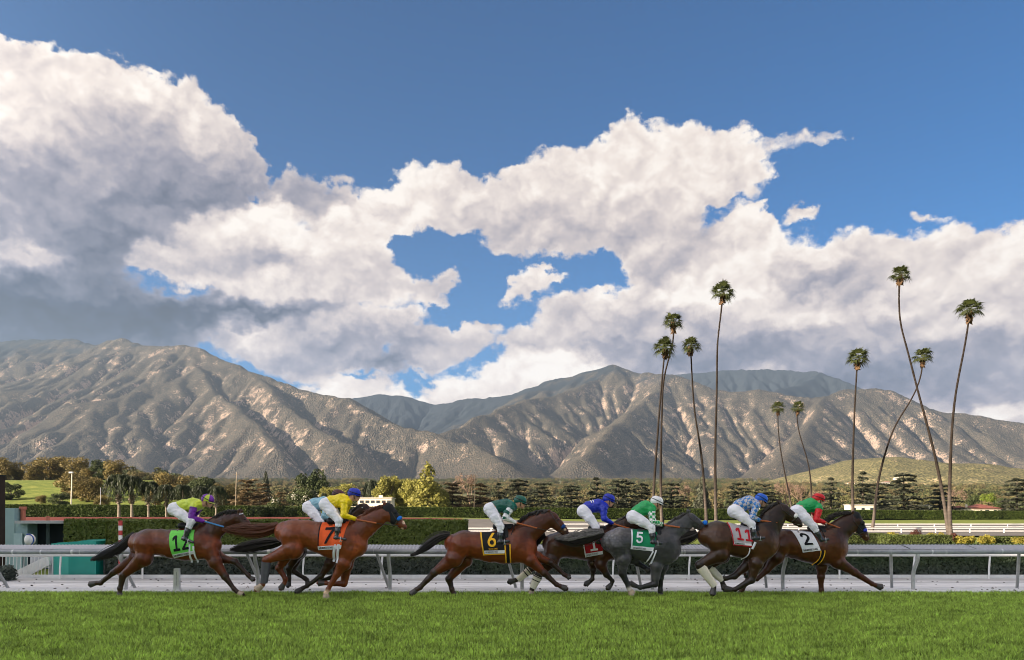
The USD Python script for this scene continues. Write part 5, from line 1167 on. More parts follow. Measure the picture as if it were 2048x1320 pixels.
    if spec.get('blaze'):
        for bx, by, br in spec['blaze']:
            c = Q(bx, by, -.05); m = sstep(br, br * .6, np.hypot(v[:, 0] - c[0], v[:, 2] - c[2]))[:, None]; col = col * (1 - m) + np.array([.6, .55, .5]) * m
    for a, b, r_ in socks:
        ab = b - a; tt = np.clip((v - a) @ ab / (ab @ ab), 0, 1); d = np.linalg.norm(v - a - tt[:, None] * ab, axis=1)
        m = (sstep(r_ * 1.5, r_ * .9, d) * sstep(-.02, .06, (v - a) @ ab / np.linalg.norm(ab)))[:, None]; col = col * (1 - m) + np.array([.68, .62, .55]) * m
    part(t, 'body', (v, f), coat, smooth=True, colors=np.clip(col * np.array(spec.get('tone', (1.12, .84, .60))), 0, 1))
    head_dirn = (hd[-1][0] - hd[0][0]) / np.linalg.norm(hd[-1][0] - hd[0][0])
    # hooves
    for a, b, r_, mt_ in hooves:
        d = (b - a) / np.linalg.norm(b - a); side = np.cross(d, [0, 1.0, 0])
        ring = []
        for s_, k_ in ((-.005, 1.05), (np.linalg.norm(b - a) * .55, 1.35), (np.linalg.norm(b - a) * 1.0, 1.65)):
            ring.append([a + d * s_ + (np.cos(q) * side * 1.15 + np.sin(q) * np.array([0, 1.0, 0])) * r_ * k_ for q in np.arange(12) * math.pi / 6])
        V = np.array(ring).reshape(-1, 3); part(t, 'hoof', trimesh.convex.convex_hull(V), mt_, smooth=35)
    for a, b, ra, rb, mt_, bands in wraps:
        d = b - a; s = np.linspace(.10, 1.10, 9)
        rad = np.interp(s, [0, 1.1], [ra, rb]) * 1.28 + .006 + np.array([0, .002] * 4 + [0])
        part(t, 'leg_wrap', tube(a + d * s[:, None], rad, 12), mt_, smooth=50)
        for q in (bands or ()):
            part(t, 'wrap_band', tube([a + d * q, a + d * (q + .07)], np.interp(q, [0, 1.1], [ra, rb]) * 1.28 + .012, 12), black_gear, smooth=50)
    # surface of the near flank, for cloths and straps
    hit = fld.d[:, :, :] < 0; first = np.argmax(hit, 1); anyh = hit.any(1)
    ix, iz = np.meshgrid(np.arange(fld.n[0]), np.arange(fld.n[2]), indexing='ij')
    d1 = fld.d[ix, first, iz]; d0 = fld.d[ix, np.maximum(first - 1, 0), iz]
    ys = fld.ax[1][first] - fld.h * np.where(d0 > d1, d1 / np.minimum(d1 - d0, -1e-6), 0) * 1.0
    ys = fld.ax[1][first] - fld.h * np.clip(-d1 / np.maximum(d0 - d1, 1e-6), 0, 1)
    ind = ndimage.distance_transform_edt(~anyh, return_distances=False, return_indices=True)
    ys = ndimage.gaussian_filter(ys[tuple(ind)], 1.0)
    top = np.where(hit.any(2).any(1), 0, 0)
    def flank(x, z):
        q = ndimage.map_coordinates(ys, [np.atleast_1d(x - lo[0]) / fld.h, np.atleast_1d(z - lo[2]) / fld.h], order=1, mode='nearest')
        return q if np.ndim(x) else float(q[0])
    sd = -.24                                                     # how far the near flank stands before the horse's middle
    def lay(q, off):
        """Points (zx, zy) of the enlarged photograph laid on the near flank, off metres proud of it."""
        q = np.asarray(q, float); p = np.array([Q(x, y, sd) for x, y in q]); p[:, 1] = flank(p[:, 0], p[:, 2]) - off; return p
    def strap(pts, width, off, mat, name, n=14, parent=None):
        c = spline(np.array(pts, float), n); tn = np.gradient(c, axis=0); tn /= np.linalg.norm(tn, axis=1, keepdims=True); nn = np.stack([-tn[:, 1], tn[:, 0]], 1) * width / 2
        a, b, m_ = lay(c - nn, off * .6), lay(c + nn, off * .6), lay(c, off)
        V = np.stack([a, m_, b, b + [0, .012, 0], a + [0, .012, 0]], 1); n_ = len(c); V = V.reshape(-1, 3); fs = []
        for i in range(n_ - 1):
            for k in range(5):
                p0, p1 = i * 5 + k, i * 5 + (k + 1) % 5; fs += [[p0, p1, p1 + 5], [p0, p1 + 5, p0 + 5]]
        return part(parent or t, name, trimesh.Trimesh(V, fs, process=False), mat)
    # saddle cloth with its number
    sc = spec.get('cloth')
    if sc:
        tl, tr_, br_, bl = [np.array(p, float) for p in sc['quad']]
        def uv(u, w): u, w = np.asarray(u)[..., None], np.asarray(w)[..., None]; return (tl * (1 - u) + tr_ * u) * (1 - w) + (bl * (1 - u) + br_ * u) * w
        def patch(u0, u1, w0, w1, off, nu=22, nw=22, wav=.006):
            U, W = np.meshgrid(np.linspace(u0, u1, nu), np.linspace(w0, w1, nw)); p = lay(uv(U, W).reshape(-1, 2), off)
            p[:, 1] -= (np.sin(U * 17 + W * 3) * W * wav + np.sin(U * 7 + 2) * wav * .7).ravel()
            back = p + [0, .016, 0]; V = np.vstack([p, back]); N = nu * nw; i = (np.arange(nw - 1)[:, None] * nu + np.arange(nu - 1)).ravel()
            f1 = np.vstack([np.stack([i, i + nu, i + nu + 1], 1), np.stack([i, i + nu + 1, i + 1], 1)]); edge = np.r_[np.arange(nu), np.arange(1, nw) * nu + nu - 1, (nw - 1) * nu + np.arange(nu - 2, -1, -1), np.arange(nw - 2, 0, -1) * nu]
            e2 = np.roll(edge, -1); return trimesh.Trimesh(V, np.vstack([f1, f1[:, ::-1] + N, np.stack([edge, e2, e2 + N], 1), np.stack([edge, e2 + N, edge + N], 1)]), process=False)
        cl = part(t, 'saddle_cloth', patch(0, 1, 0, 1, .014), sc['mat'], smooth=40)
        if 'trim' in sc:
            for u0, u1, w0, w1 in sc.get('trims', [(0, .055, 0, 1), (.055, 1, .95, 1)]): part(cl, 'trim', patch(u0, u1, w0, w1, .018, 8, 16), sc['trim'], smooth=40)
        if 'band' in sc: part(cl, 'title_band', patch(sc.get('band_u', 0), 1, sc['band'][0], sc['band'][1], .019, 20, 5), sc['band_mat'], smooth=40)
        W_, H_ = np.linalg.norm(tr_ - tl), np.linalg.norm(bl - tl)
        def text(s, u, w, hgt, mat, name, bold=True, squeeze=1.0, off=.022):
            m = meshkit.text_mesh(s, hgt * H_, 1.0, bold); vv, ff = trimesh.remesh.subdivide_to_size(m.vertices * [squeeze, 1, .4], m.faces, max(hgt * H_ * .22, 6.0), max_iter=12)
            q = uv(u + vv[:, 0] / W_, w - vv[:, 1] / H_); p = lay(q, off)
            p[:, 1] -= np.sin((u + vv[:, 0] / W_) * 17 + (w - vv[:, 1] / H_) * 3) * (w - vv[:, 1] / H_) * .006 + np.sin((u + vv[:, 0] / W_) * 7 + 2) * .0042 + np.where(vv[:, 2] > .2, .003, -.004)
            part(cl, name, trimesh.Trimesh(p, ff, process=False), mat)
        for a in sc['text']: text(*a[:4], *a[4:])
    # girth and saddle
    if 'girth' in spec:
        for g in spec['girth']: strap(g[0], g[1], .026, g[2], 'girth', 14)
    # mane: locks along the crest
    r = rnd(int(spec['x0']) + 7); mc = spline(np.array(spec['mane'], float), 60); lk = []
    for i in range(230):
        s_ = r.rand(); c = np.array([np.interp(s_ * 59, np.arange(60), mc[:, k]) for k in (0, 1)]); L = spec.get('mane_len', 46) * r.uniform(.6, 1.25); sg = r.choice([-1, 1])
        dx_, dy_ = spec.get('mane_dir', (-.75, .25)); e = c + np.array([dx_ + r.normal(0, .16), dy_ + r.normal(0, .20)]) * L
        a, b = Q(*c, sg * .02), Q(*e, sg * r.uniform(.03, .085)); m_ = (a + b) / 2 + [0, sg * .02, .02]
        lk.append(tube([a, m_, b], [.014, .012, .003], 4, False))
    part(t, 'mane', join(lk), spec.get('hair', hair_black))
    # tail: strands from the dock
    tc = spline(np.array(spec['tail'], float)[:, :2], 24); tw = np.interp(np.linspace(0, 1, 24), np.linspace(0, 1, len(spec['tail'])), [a[2] for a in spec['tail']])
    lk, lk2 = [], []
    for i in range(420 if len(spec['tail']) > 2 else 0):
        w_ = r.normal(0, .42); e = r.uniform(.72, 1.0); n_ = 9; s_ = np.linspace(0, e, n_) * 23
        c = np.stack([np.interp(s_, np.arange(24), tc[:, k]) for k in (0, 1)], 1); g = np.gradient(tc, axis=0); g /= np.linalg.norm(g, axis=1, keepdims=True); nn = np.stack([np.interp(s_, np.arange(24), -g[:, 1]), np.interp(s_, np.arange(24), g[:, 0])], 1)
        wd = np.interp(s_, np.arange(24), tw); c = c + nn * (wd * w_ * .5)[:, None] + np.stack([0 * s_, np.sin(s_ * .3 + i) * 9 * s_ / 23], 1)
        yy_ = r.normal(0, .35) * wd * .5
        p = np.array([Q(a, b, q / 5 / F * spec['Y']) for (a, b), q in zip(c, yy_)])
        (lk2 if (spec.get('tail2') is not None and w_ > spec.get('tail_split', .1)) else lk).append(tube(p, np.linspace(.0075, .002, n_), 4, False))
    if lk: part(t, 'tail', join(lk), spec.get('tail_hair', spec.get('hair', hair_black)))
    if lk2: part(t, 'tail', join(lk2), spec['tail2'], label='pale lower half of the tail')
    for s_ in (-1, 1):                                             # nostrils
        c = hd[-1][0] + head_dirn * R(spec['head'][-1][2]) * .45 + np.array([0, s_ * R(spec['head'][-1][2]) * .62, R(4)]); m = trimesh.creation.icosphere(1, R(7)); m.apply_scale([1.2, .6, .8]); m.apply_translation(c); part(t, 'nostril', m, eye_mat, smooth=True)
    # eyes, bridle, reins
    ex, ey = spec['eye']
    for s_ in (-1, 1):
        c = Q(ex, ey, s_ * .01); zz = c[2]; yv = flank(c[0], zz) if s_ < 0 else -flank(c[0], zz)
        m = trimesh.creation.icosphere(2, .021); m.apply_translation([c[0], yv * .97, zz]); part(t, 'eye', m, eye_mat, smooth=True)
    head_dir = hd[-1][0] - hd[0][0]; head_dir /= np.linalg.norm(head_dir); hn = np.cross(head_dir, [0, 1.0, 0])
    def loop(c, rx, rw, rad, mat, name, tilt=0.0, ry=None, parent=None):
        a = np.arange(21) * 2 * math.pi / 20; nn = hn * math.cos(tilt) + head_dir * math.sin(tilt)
        return part(parent or t, name, tube(c + nn * (np.cos(a) * rx)[:, None] + np.array([0, 1.0, 0]) * (np.sin(a) * rw)[:, None], rad, 7, False), mat, smooth=True)
    c0 = Q(*spec['head'][1][:2]); r0 = R(spec['head'][1][2])
    nb = hd[2][0] * .55 + hd[1][0] * .45; rn = R(spec['head'][2][2]) * .55 + R(spec['head'][1][2]) * .45
    br = loop(nb, rn * 1.06, rn * .66, .011, leather, 'bridle', .1)
    pole = Q(*spec['poll'])
    bitp = hd[-2][0] * .62 + hd[-1][0] * .38; rb_ = R(spec['head'][-2][2]) * .62
    bit = bitp + [0, -rb_ * .72, -.01] - hn * 0
    ck = lay([spec['poll'], ((spec['poll'][0] + spec['head'][1][0]) / 2 + 4, (spec['poll'][1] + spec['head'][1][1]) / 2)], .012)
    part(br, 'cheek_strap', tube(np.vstack([pole + [0, -.055, .0], ck[1:], nb + [0, -rn * .7, 0], bit]), .008, 6), leather)
    part(br, 'brow_band', tube([Q(spec['poll'][0] + 6, spec['poll'][1] + 26, -.07) , Q(spec['poll'][0] + 34, spec['poll'][1] + 20, -.05), Q(spec['poll'][0] + 44, spec['poll'][1] + 14, .0)], .010, 6), spec.get('brow', leather))
    ring = trimesh.creation.torus(.035, .007, 16, 8, transform=trimesh.transformations.rotation_matrix(math.pi / 2, [1, 0, 0])); ring.apply_translation(bit); part(br, 'bit_ring', ring, steel, smooth=True)
    if 'roll' in spec:
        rx, ry, rr, rm = spec['roll']; cc = Q(rx, ry); a = np.linspace(-1.25, 1.25, 11) ; nn = hn if (hn @ (cc - nb)) > 0 else -hn
        part(br, 'nose_roll', tube(cc - nn * rn * .55 + nn * (np.cos(a) * rn * 1.0)[:, None] + np.array([0, 1.0, 0]) * (np.sin(a) * rn * 1.05)[:, None], R(rr) * np.array([.6, .9] + [1.0] * 7 + [.9, .6]), 10), rm, smooth=True)
    if 'mask' in spec:                                            # blinker hood over the upper head
        mk = []
        fl2 = Field(lo, hi, .0165)
        for a, b, ra, rb, k_, s_ in [(pole * .6 + hd[0][0] * .4 + [.02, 0, 0], hd[1][0], R(spec['head'][0][2]) * .86, R(spec['head'][1][2]) * 1.02, .03, .60)]: fl2.put(a, b, ra + .016, rb + .014, k_, s_)
        vm, fm = fl2.mesh(); part(br, 'blinker_hood', (vm, fm), spec['mask'], smooth=True)
        cup = Q(ex + 8, ey); m = trimesh.creation.icosphere(2, .05); m.apply_scale([1.0, .7, 1.0]); m.apply_translation([cup[0], flank(cup[0], cup[2]) - .015, cup[2]]); part(br, 'blinker_cup', m, spec['mask'], smooth=True)
    hand = Q(*spec['hand'], -.16)
    mid = (bit + hand) / 2 + [0, -.02, -.035]; gr = hand + (bit - hand) * spec.get('grip', .38)
    gr = hand * (1 - spec.get('grip', .38)) + bit * spec.get('grip', .38) + [0, -.03, -.02]
    for s_ in (-1, 1):
        mir = np.array([1, -s_ if s_ > 0 else 1, 1.0]);
        part(t, 'rein', tube([hand * mir, gr * mir], .017, 7), spec.get('rein', tan_rein)); part(t, 'rein', tube(spline(np.array([gr * mir, mid * mir + (bit - mid) * mir * .3, bit * mir]), 8), .008, 6), leather)
    # saddle: a small dark seat under the rider
    sx, sy_ = spec['saddle']; c = Q(sx, sy_, 0)
    fs = Field(c - [.32, .3, .25], c + [.32, .3, .22], .018); fs.put(c + [-.17, 0, .045], c + [.12, 0, .02], .075, .07, .03, 1.9); fs.put(c + [.10, 0, .03], c + [.17, 0, .06], .06, .045, .03, 1.5)
    for s_ in (-1, 1): fs.put(c + [.02, s_ * .18, -.02], c + [.06, s_ * .235, -.17], .06, .05, .03, .6)
    vm, fm = fs.mesh(); part(t, 'saddle', (vm, fm), black_gear, smooth=True)
    return t

def rider(spec):
    pl = Placer(spec['x0'], spec['Y'], spec.get('dz', 0)); o = pl(*spec['hip']); o = np.array([o[0], spec['Y'], 0.0])
    Q = lambda x, y, dy=0.0: pl(x, y, dy) - o
    t = thing('person', spec['label'], 'person', o, 'riders on the racehorses')
    t.SetCustomDataByKey('label', spec['label'])
    hip, waist, chest, shl, neck, head = Q(*spec['hip']), Q(*spec['waist']), Q(*spec['chest']), Q(*spec['shoulder']), Q(*spec['neck']), Q(*spec['head'])
    lm = []
    for s in (-1, 1):
        dx = spec.get('far_dx', 8) if s > 0 else 0
        kn, an, to = Q(spec['knee'][0] + dx, spec['knee'][1], s * .25), Q(spec['ankle'][0] + dx, spec['ankle'][1], s * .285), Q(spec['toe'][0] + dx, spec['toe'][1], s * .30)
        el, ha = Q(spec['elbow'][0] + dx, spec['elbow'][1], s * .24), Q(spec['hand'][0], spec['hand'][1], s * .075)
        lm.append((s, hip + [0, s * .09, 0], kn, an, to, shl + [0, s * .165, -.01], el, ha))
    def torso(fl, g=0.0):
        fl.put(hip + (waist - hip) * .55, waist, .118 + g, .112 + g, .05, 1.12); fl.put(waist, chest, .112 + g, .128 + g, .05, 1.18); fl.put(chest, shl * .6 + neck * .4, .128 + g, .085 + g, .05, 1.25)
        for L in lm: fl.put(shl * .55 + chest * .45, L[5], .09 + g, .066 + g, .05, 1.0)
    def arms(fl, g=0.0, lo_=0.0, hi_=.94):
        for L in lm:
            fl.put(L[5], L[6], .060 + g, .045 + g, .03); fl.put(L[6], L[6] + (L[7] - L[6]) * hi_, .047 + g, .030 + g, .025)
    def legs(fl, g=0.0):
        for L in lm:
            fl.put(L[1] * .65 + hip * .35, L[1] + (L[2] - L[1]) * .5, .118 + g, .092 + g, .05); fl.put(L[1] + (L[2] - L[1]) * .5, L[2], .092 + g, .064 + g, .03)
            fl.put(L[2], L[2] + (L[3] - L[2]) * .32, .062 + g, .054 + g, .03)
        fl.put(hip + [-.01, 0, .0], hip + (waist - hip) * .5, .122 + g, .116 + g, .05, 1.25)
    pts = np.vstack([hip, waist, chest, shl, head] + [np.array(L[1:]) for L in lm])
    lo, hi = pts.min(0) - .26, pts.max(0) + .26
    h = .0125
    body = Field(lo, hi, h)
    torso(body); arms(body); legs(body)
    fwd = np.array([math.cos(spec.get('tilt', -.25)), 0, math.sin(spec.get('tilt', -.25))]); up = np.array([-fwd[2], 0, fwd[0]])
    body.put(shl * .5 + neck * .5, head - up * .06, .058, .052, .03)
    body.put(head - up * .005 - fwd * .02, head + fwd * .015 - up * .02, .088, .082, .03, .86); body.put(head + fwd * .045 - up * .075, head + fwd * .07 - up * .09, .045, .034, .03, .9)
    body.put(head + fwd * .088 - up * .03, head + fwd * .108 - up * .052, .016, .019, .015, .8)                    # nose
    body.put(head + fwd * .082 - up * .082, head + fwd * .090 - up * .085, .017, .014, .01, 1.5)                     # lips
    for s in (-1, 1): body.put(head - fwd * .012 + [0, s * .078, 0] - up * .03, head - fwd * .016 + [0, s * .082, 0] - up * .055, .020, .014, .01, .5)
    for L in lm:
        body.put(L[2], L[3], .056, .036, .02); body.put(L[3], L[4], .036, .028, .02)
        # hand: palm and five bent fingers closed on the rein
        s, el, ha = L[0], L[6], L[7]; d = (ha - el) / np.linalg.norm(ha - el); n_ = np.array([0, s * 1.0, 0.0]); dn = np.cross(d, [0, 1.0, 0]) * -1
        if dn[2] > 0: dn = -dn
        body.put(el + (ha - el) * .9, ha, .027, .030, .015)
        for k in range(4):
            b0 = ha + d * .022 + dn * (.018 - .015 * k) * 1 ; b1 = b0 + d * (.030 - .003 * abs(k - 1)) + n_ * .012; b2 = b1 - d * .018 - n_ * .030; 
            body.put(b0, b1, .0105, .0095, .006); body.put(b1, b2, .0095, .0085, .005)
        th = ha - dn * .028 + d * .005; body.put(th, th + d * .030 - n_ * .012, .011, .010, .006); body.put(th + d * .030 - n_ * .012, th + d * .050 - n_ * .026, .010, .008, .005)
    v, f = body.mesh(); part(t, 'body', (v, f), skin, smooth=True)
    def garment(name, fn, mat, parent=None, hh=h, cut=None, fold=0.0):
        fl = Field(lo, hi, hh); fn(fl); v, f = fl.mesh()
        if fold:
            n = vnormals(v, f); v = v + n * ((meshkit.fbm(v * [16, 9, 26] + spec['x0'], 2, 4) - .5) * fold)[:, None]
        if cut is not None:
            keep = cut(v[f].mean(1)); f = f[keep]
            used = np.unique(f); mp = np.full(len(v), -1); mp[used] = np.arange(len(used)); v, f = v[used], mp[f]
        return part(parent or t, name, (v, f), mat, smooth=True)
    j = garment('jersey', lambda fl: torso(fl, .016), spec['jersey'], fold=.030)
    sl = garment('sleeve', lambda fl: [fl.put(L[5], L[6], .078, .060, .03) or fl.put(L[6], L[6] + (L[7] - L[6]) * .86, .060, .043, .025) for L in lm[:1]], spec.get('sleeve', spec['jersey']), fold=.026)
    garment('sleeve', lambda fl: [fl.put(L[5], L[6], .078, .060, .03) or fl.put(L[6], L[6] + (L[7] - L[6]) * .86, .060, .043, .025) for L in lm[1:]], spec.get('sleeve', spec['jersey']), fold=.026)
    for k, (q0, q1, mt_) in enumerate(spec.get('arm_bands', ())):
        for L in lm: part(j, 'sleeve_band', tube(spline(np.array([L[5], L[6], L[7]]), 30)[int(q0 * 29):int(q1 * 29) + 1], .080 - .030 * (q0 + q1) / 2, 12), mt_, smooth=50)
    if spec.get('bars'):
        ax = (chest - waist) / np.linalg.norm(chest - waist); hn_ = np.cross(ax, [0, 1.0, 0]); hn_ *= np.sign(hn_[2])
        for q in (.35, .60, .85):
            c_ = waist + (chest - waist) * q; a_ = np.linspace(-.9, .9, 11)
            part(j, 'back_bar', tube(c_ + hn_ * (np.cos(a_) * .138)[:, None] + np.array([0, 1.0, 0]) * (np.sin(a_) * .165)[:, None], .013, 6), spec['bars'], smooth=True)
    br = garment('breeches', lambda fl: legs(fl, .013), spec.get('breeches', white_cloth), fold=.022)
    for i, L in enumerate(lm):
        kn, an, to = L[2], L[3], L[4]; top = kn + (an - kn) * .22
        hl = an - (to - an) * .22 + [0, 0, -.01]
        fl = Field(np.minimum.reduce([top, an, to, hl]) - .14, np.maximum.reduce([top, an, to, hl]) + .14, .0115); fl.put(top, top + (an - top) * .45, .066, .060, .015); fl.put(top + (an - top) * .45, an, .060, .044, .02); fl.put(an, hl, .044, .034, .02); fl.put(an, to, .042, .032, .025)
        v, f = fl.mesh(); bt = part(t, 'boot', (v, f), spec.get('boot', boot_mat), smooth=True)
        sd = (to - an) / np.linalg.norm(to - an)
        sc_ = an + (to - an) * .55
        a = np.linspace(-.3, math.pi + .3, 14)
        part(bt, 'stirrup', join([tube(sc_ + np.array([0, 1.0, 0]) * (np.cos(a) * .058)[:, None] + np.array([0, 0, 1.0]) * (np.sin(a) * .085 - .035)[:, None], .007, 6, False), box(*(sc_ + [0, 0, -.052]), .05, .11, .012)]), steel)
        part(bt, 'stirrup_leather', tube([sc_ + [0, 0, .05], kn * .3 + an * .7 + [.03, 0, .18]], .009, 5), black_gear)
    # cap: shell, peak, strap, goggles
    cc = head + up * .035 - fwd * .005
    fl = Field(cc - .2, cc + .2, .010); fl.put(cc - fwd * .03, cc + fwd * .025, .112, .108, .03, .88); v, f = fl.mesh()
    keep = ((v[f].mean(1) - cc) @ up) > -.035 - 0.35 * np.clip((v[f].mean(1) - cc) @ -fwd, 0, .2); f = f[keep]
    cap = part(t, 'cap', (v, f), spec['cap'], smooth=True)
    if spec.get('cap2'):
        c_ = v[f].mean(1) - cc; an_ = np.arctan2(c_[:, 1], c_ @ fwd); k2 = np.floor((an_ + math.pi) / (math.pi / 3)).astype(int) % 2 == 0
        part(cap, 'cap_panel', (v + vnormals(v, f) * .002, f[k2]), spec['cap2'], smooth=True)
    a = np.linspace(-1.15, 1.15, 13); pk = []
    for q in a: d = fwd * math.cos(q) + np.array([0, 1.0, 0]) * math.sin(q) * .86; pk += [cc + d * .115 - up * .030, cc + d * (.115 + .058 * math.cos(q)) - up * (.042), cc + d * .115 - up * .040]
    fs = []
    for i in range(12):
        for k in range(3): p0, p1 = i * 3 + k, i * 3 + (k + 1) % 3; fs += [[p0, p1, p1 + 3], [p0, p1 + 3, p0 + 3]]
    part(cap, 'peak', trimesh.Trimesh(np.array(pk), fs, process=False), spec.get('peak', spec['cap']))
    a = np.arange(25) * 2 * math.pi / 24
    gl = part(cap, 'goggle_strap', tube(cc - up * .012 * 0 + fwd * (np.cos(a) * .138)[:, None] + np.array([0, 1.0, 0]) * (np.sin(a) * .104)[:, None] + up * (np.cos(a) * -.028 + .012)[:, None], .0075, 6, False), spec.get('strap', black_gear))
    part(t, 'chin_strap', tube([head + [0, -.088, .02], head + fwd * .02 - up * .07 + [0, -.070, 0], head + fwd * .055 - up * .125, head + fwd * .02 - up * .07 + [0, .070, 0], head + [0, .088, .02]], .007, 6), black_gear)
    part(t, 'goggles', tube([head + fwd * (.098 - .05 * abs(q) ** 1.6) + [0, q * .068, 0] - up * .012 for q in np.linspace(-1, 1, 9)], [.012, .018, .022, .021, .016, .021, .022, .018, .012], 8), eye_mat, smooth=True)
    for nm, fn in spec.get('extra', ()): fn(t, Q, lm, dict(hip=hip, waist=waist, chest=chest, shl=shl, neck=neck, head=head, up=up, fwd=fwd))
    if spec.get('whip'):
        a, b = Q(*spec['whip'][0], -.16), Q(*spec['whip'][1], -.27); w = thing('whip', spec['whip'][2], 'whip', o + a); part(w, 'shaft', tube([a - a, b - a], [.012, .007], 7), black_gear); part(w, 'flap', box(*(b - a), .025, .006, .09), black_gear)
    return t
# ---------------------------------------------------------------- the field of the race
def check_mat(name, c1, c2, size, rot=(0, 0, 0), off=(0, 0, 0)):
    n = {'tc': ('texture_coordinate', {}), 'm': ('mapping', {'rotation': rot, 'location': off}), 'c': ('checker_texture', {'color1': c1, 'color2': c2, 'scale': 1 / size}), 'nb': ('noise_texture', {'scale': 18.0, 'detail': 3.0}), 'b': ('bump', {'strength': .35, 'distance': .02}), 'p': ('principled_bsdf', {'roughness': .42, 'specular_ior_level': .4})}
    return mats(name, n, [('tc.object', 'm.vector'), ('m.vector', 'c.vector'), ('c.color', 'p.base_color'), ('tc.object', 'nb.vector'), ('nb.fac', 'b.height'), ('b.normal', 'p.normal')], 'p.BSDF')
lime, purple, yellow = dye('lime_silk', (.50, .60, .045)), dye('purple_silk', (.13, .012, .27)), dye('yellow_silk', (.80, .60, .004))
royal, sky_silk, maroon = dye('royal_blue_silk', (.006, .022, .36)), dye('light_blue_silk', (.22, .42, .52)), dye('maroon_silk', (.055, .008, .014))
bottle, emerald, red_silk = dye('dark_green_silk', (.003, .085, .062)), dye('green_silk', (.004, .29, .075)), dye('red_silk', (.56, .008, .012))
azure, white_silk, navy = dye('azure_silk', (.012, .10, .52)), dye('white_silk', (.74, .73, .74)), dye('navy_fleece', (.010, .040, .15), .9, .1)
blue_fleece, white_fleece = dye('blue_fleece', (.020, .16, .58), .9, .1), dye('white_fleece', (.72, .71, .68), .9, .1)
green_check = check_mat('green_white_check', (.004, .29, .075), (.74, .73, .74), .058)
blue_check = check_mat('blue_grey_check', (.030, .17, .46), (.42, .41, .45), .066, (0, .42, 0), (.01, .033, .02))
cloth_col = {k: plain(f'{k}_cloth', c, .75, .2, var=.08, scale=10.0, bump=.3, bscale=14.0) for k, c in dict(green=(.17, .62, .10), orange=(.80, .115, .028), black=(.014, .014, .016), red=(.36, .012, .020), dark_green=(.008, .20, .085), grey=(.42, .39, .41), white=(.74, .73, .78), yellow=(.86, .46, .03), crimson=(.45, .012, .025), ink=(.010, .010, .014)).items()}
CC = cloth_col
teal_rein = plain('blue_rubber_rein', (.06, .25, .55), .55, .4, var=.15, scale=20.0)
def title(u=.05, w=.965, h=.075, sq=.62): return ('SAN MARCOS STAKES', u, w, h, CC['ink'], 'lettering', False, sq)

horse(dict(x0=150, Y=16.05, label='bay racehorse with green number 12 cloth, last of the field', coat=(.120, .036, .014), dark=(.030, .013, .009), head_dark=.25,
    trunk=[(640, 625, 103), (735, 622, 128), (860, 622, 126), (970, 642, 138), (1100, 642, 160), (1240, 630, 172), (1345, 650, 118)], neck=[(1275, 580, 140), (1400, 480, 100), (1515, 412, 82), (1595, 378, 68)],
    head=[(1640, 385, 62), (1700, 440, 48), (1750, 500, 36), (1785, 535, 28)], poll=(1635, 318), ears=[(1662, 280), (1690, 298)], eye=(1703, 392), brow=white_cloth,
    legs=dict(near_hind=dict(j=[(705, 640, 112), (690, 780, 80), (480, 955, 32), (450, 1085, 23), (446, 1130, 20), (450, 1162, 25)]), far_hind=dict(j=[(650, 650, 95), (620, 780, 72), (385, 925, 29), (255, 1030, 21), (215, 1030, 18), (150, 1045, 20)]),
              near_fore=dict(j=[(1340, 690, 85), (1400, 820, 62), (1500, 965, 32), (1590, 1090, 20), (1625, 1120, 18), (1675, 1150, 23)], hoof=hoof_pale), far_fore=dict(j=[(1360, 690, 80), (1440, 780, 54), (1600, 815, 29), (1735, 955, 18), (1752, 975, 16), (1787, 997, 19)])),
    mane=[(1300, 430), (1370, 383), (1450, 333), (1540, 303), (1640, 312)], mane_dir=(-.5, .75), mane_len=62, tail=[(600, 545, 46), (520, 610, 75), (420, 690, 95), (310, 740, 95), (220, 780, 70), (150, 800, 20)],
    hand=(1300, 415), saddle=(1150, 478), rein=teal_rein, grip=.42, girth=[([(1160, 640), (1135, 830)], 20, CC['white']), ([(1195, 660), (1195, 830)], 16, CC['white'])],
    cloth=dict(quad=[(930, 506), (1190, 498), (1206, 735), (968, 786)], mat=CC['green'], band=(.87, 1.0), band_mat=CC['white'], text=[('12', .07, .76, .56, CC['ink'], 'number', True, .70), title(.04, .965, .07, .62)])))
rider(dict(x0=150, Y=16.05, label='rider in lime jersey with purple sleeves on the number 12 horse', hip=(1005, 290), waist=(1085, 258), chest=(1180, 248), shoulder=(1222, 258), neck=(1265, 238), head=(1328, 212), knee=(1160, 415), ankle=(1095, 588), toe=(1178, 622), elbow=(1160, 378), hand=(1300, 415), jersey=lime, sleeve=purple, cap=lime, cap2=purple, tilt=-.30))

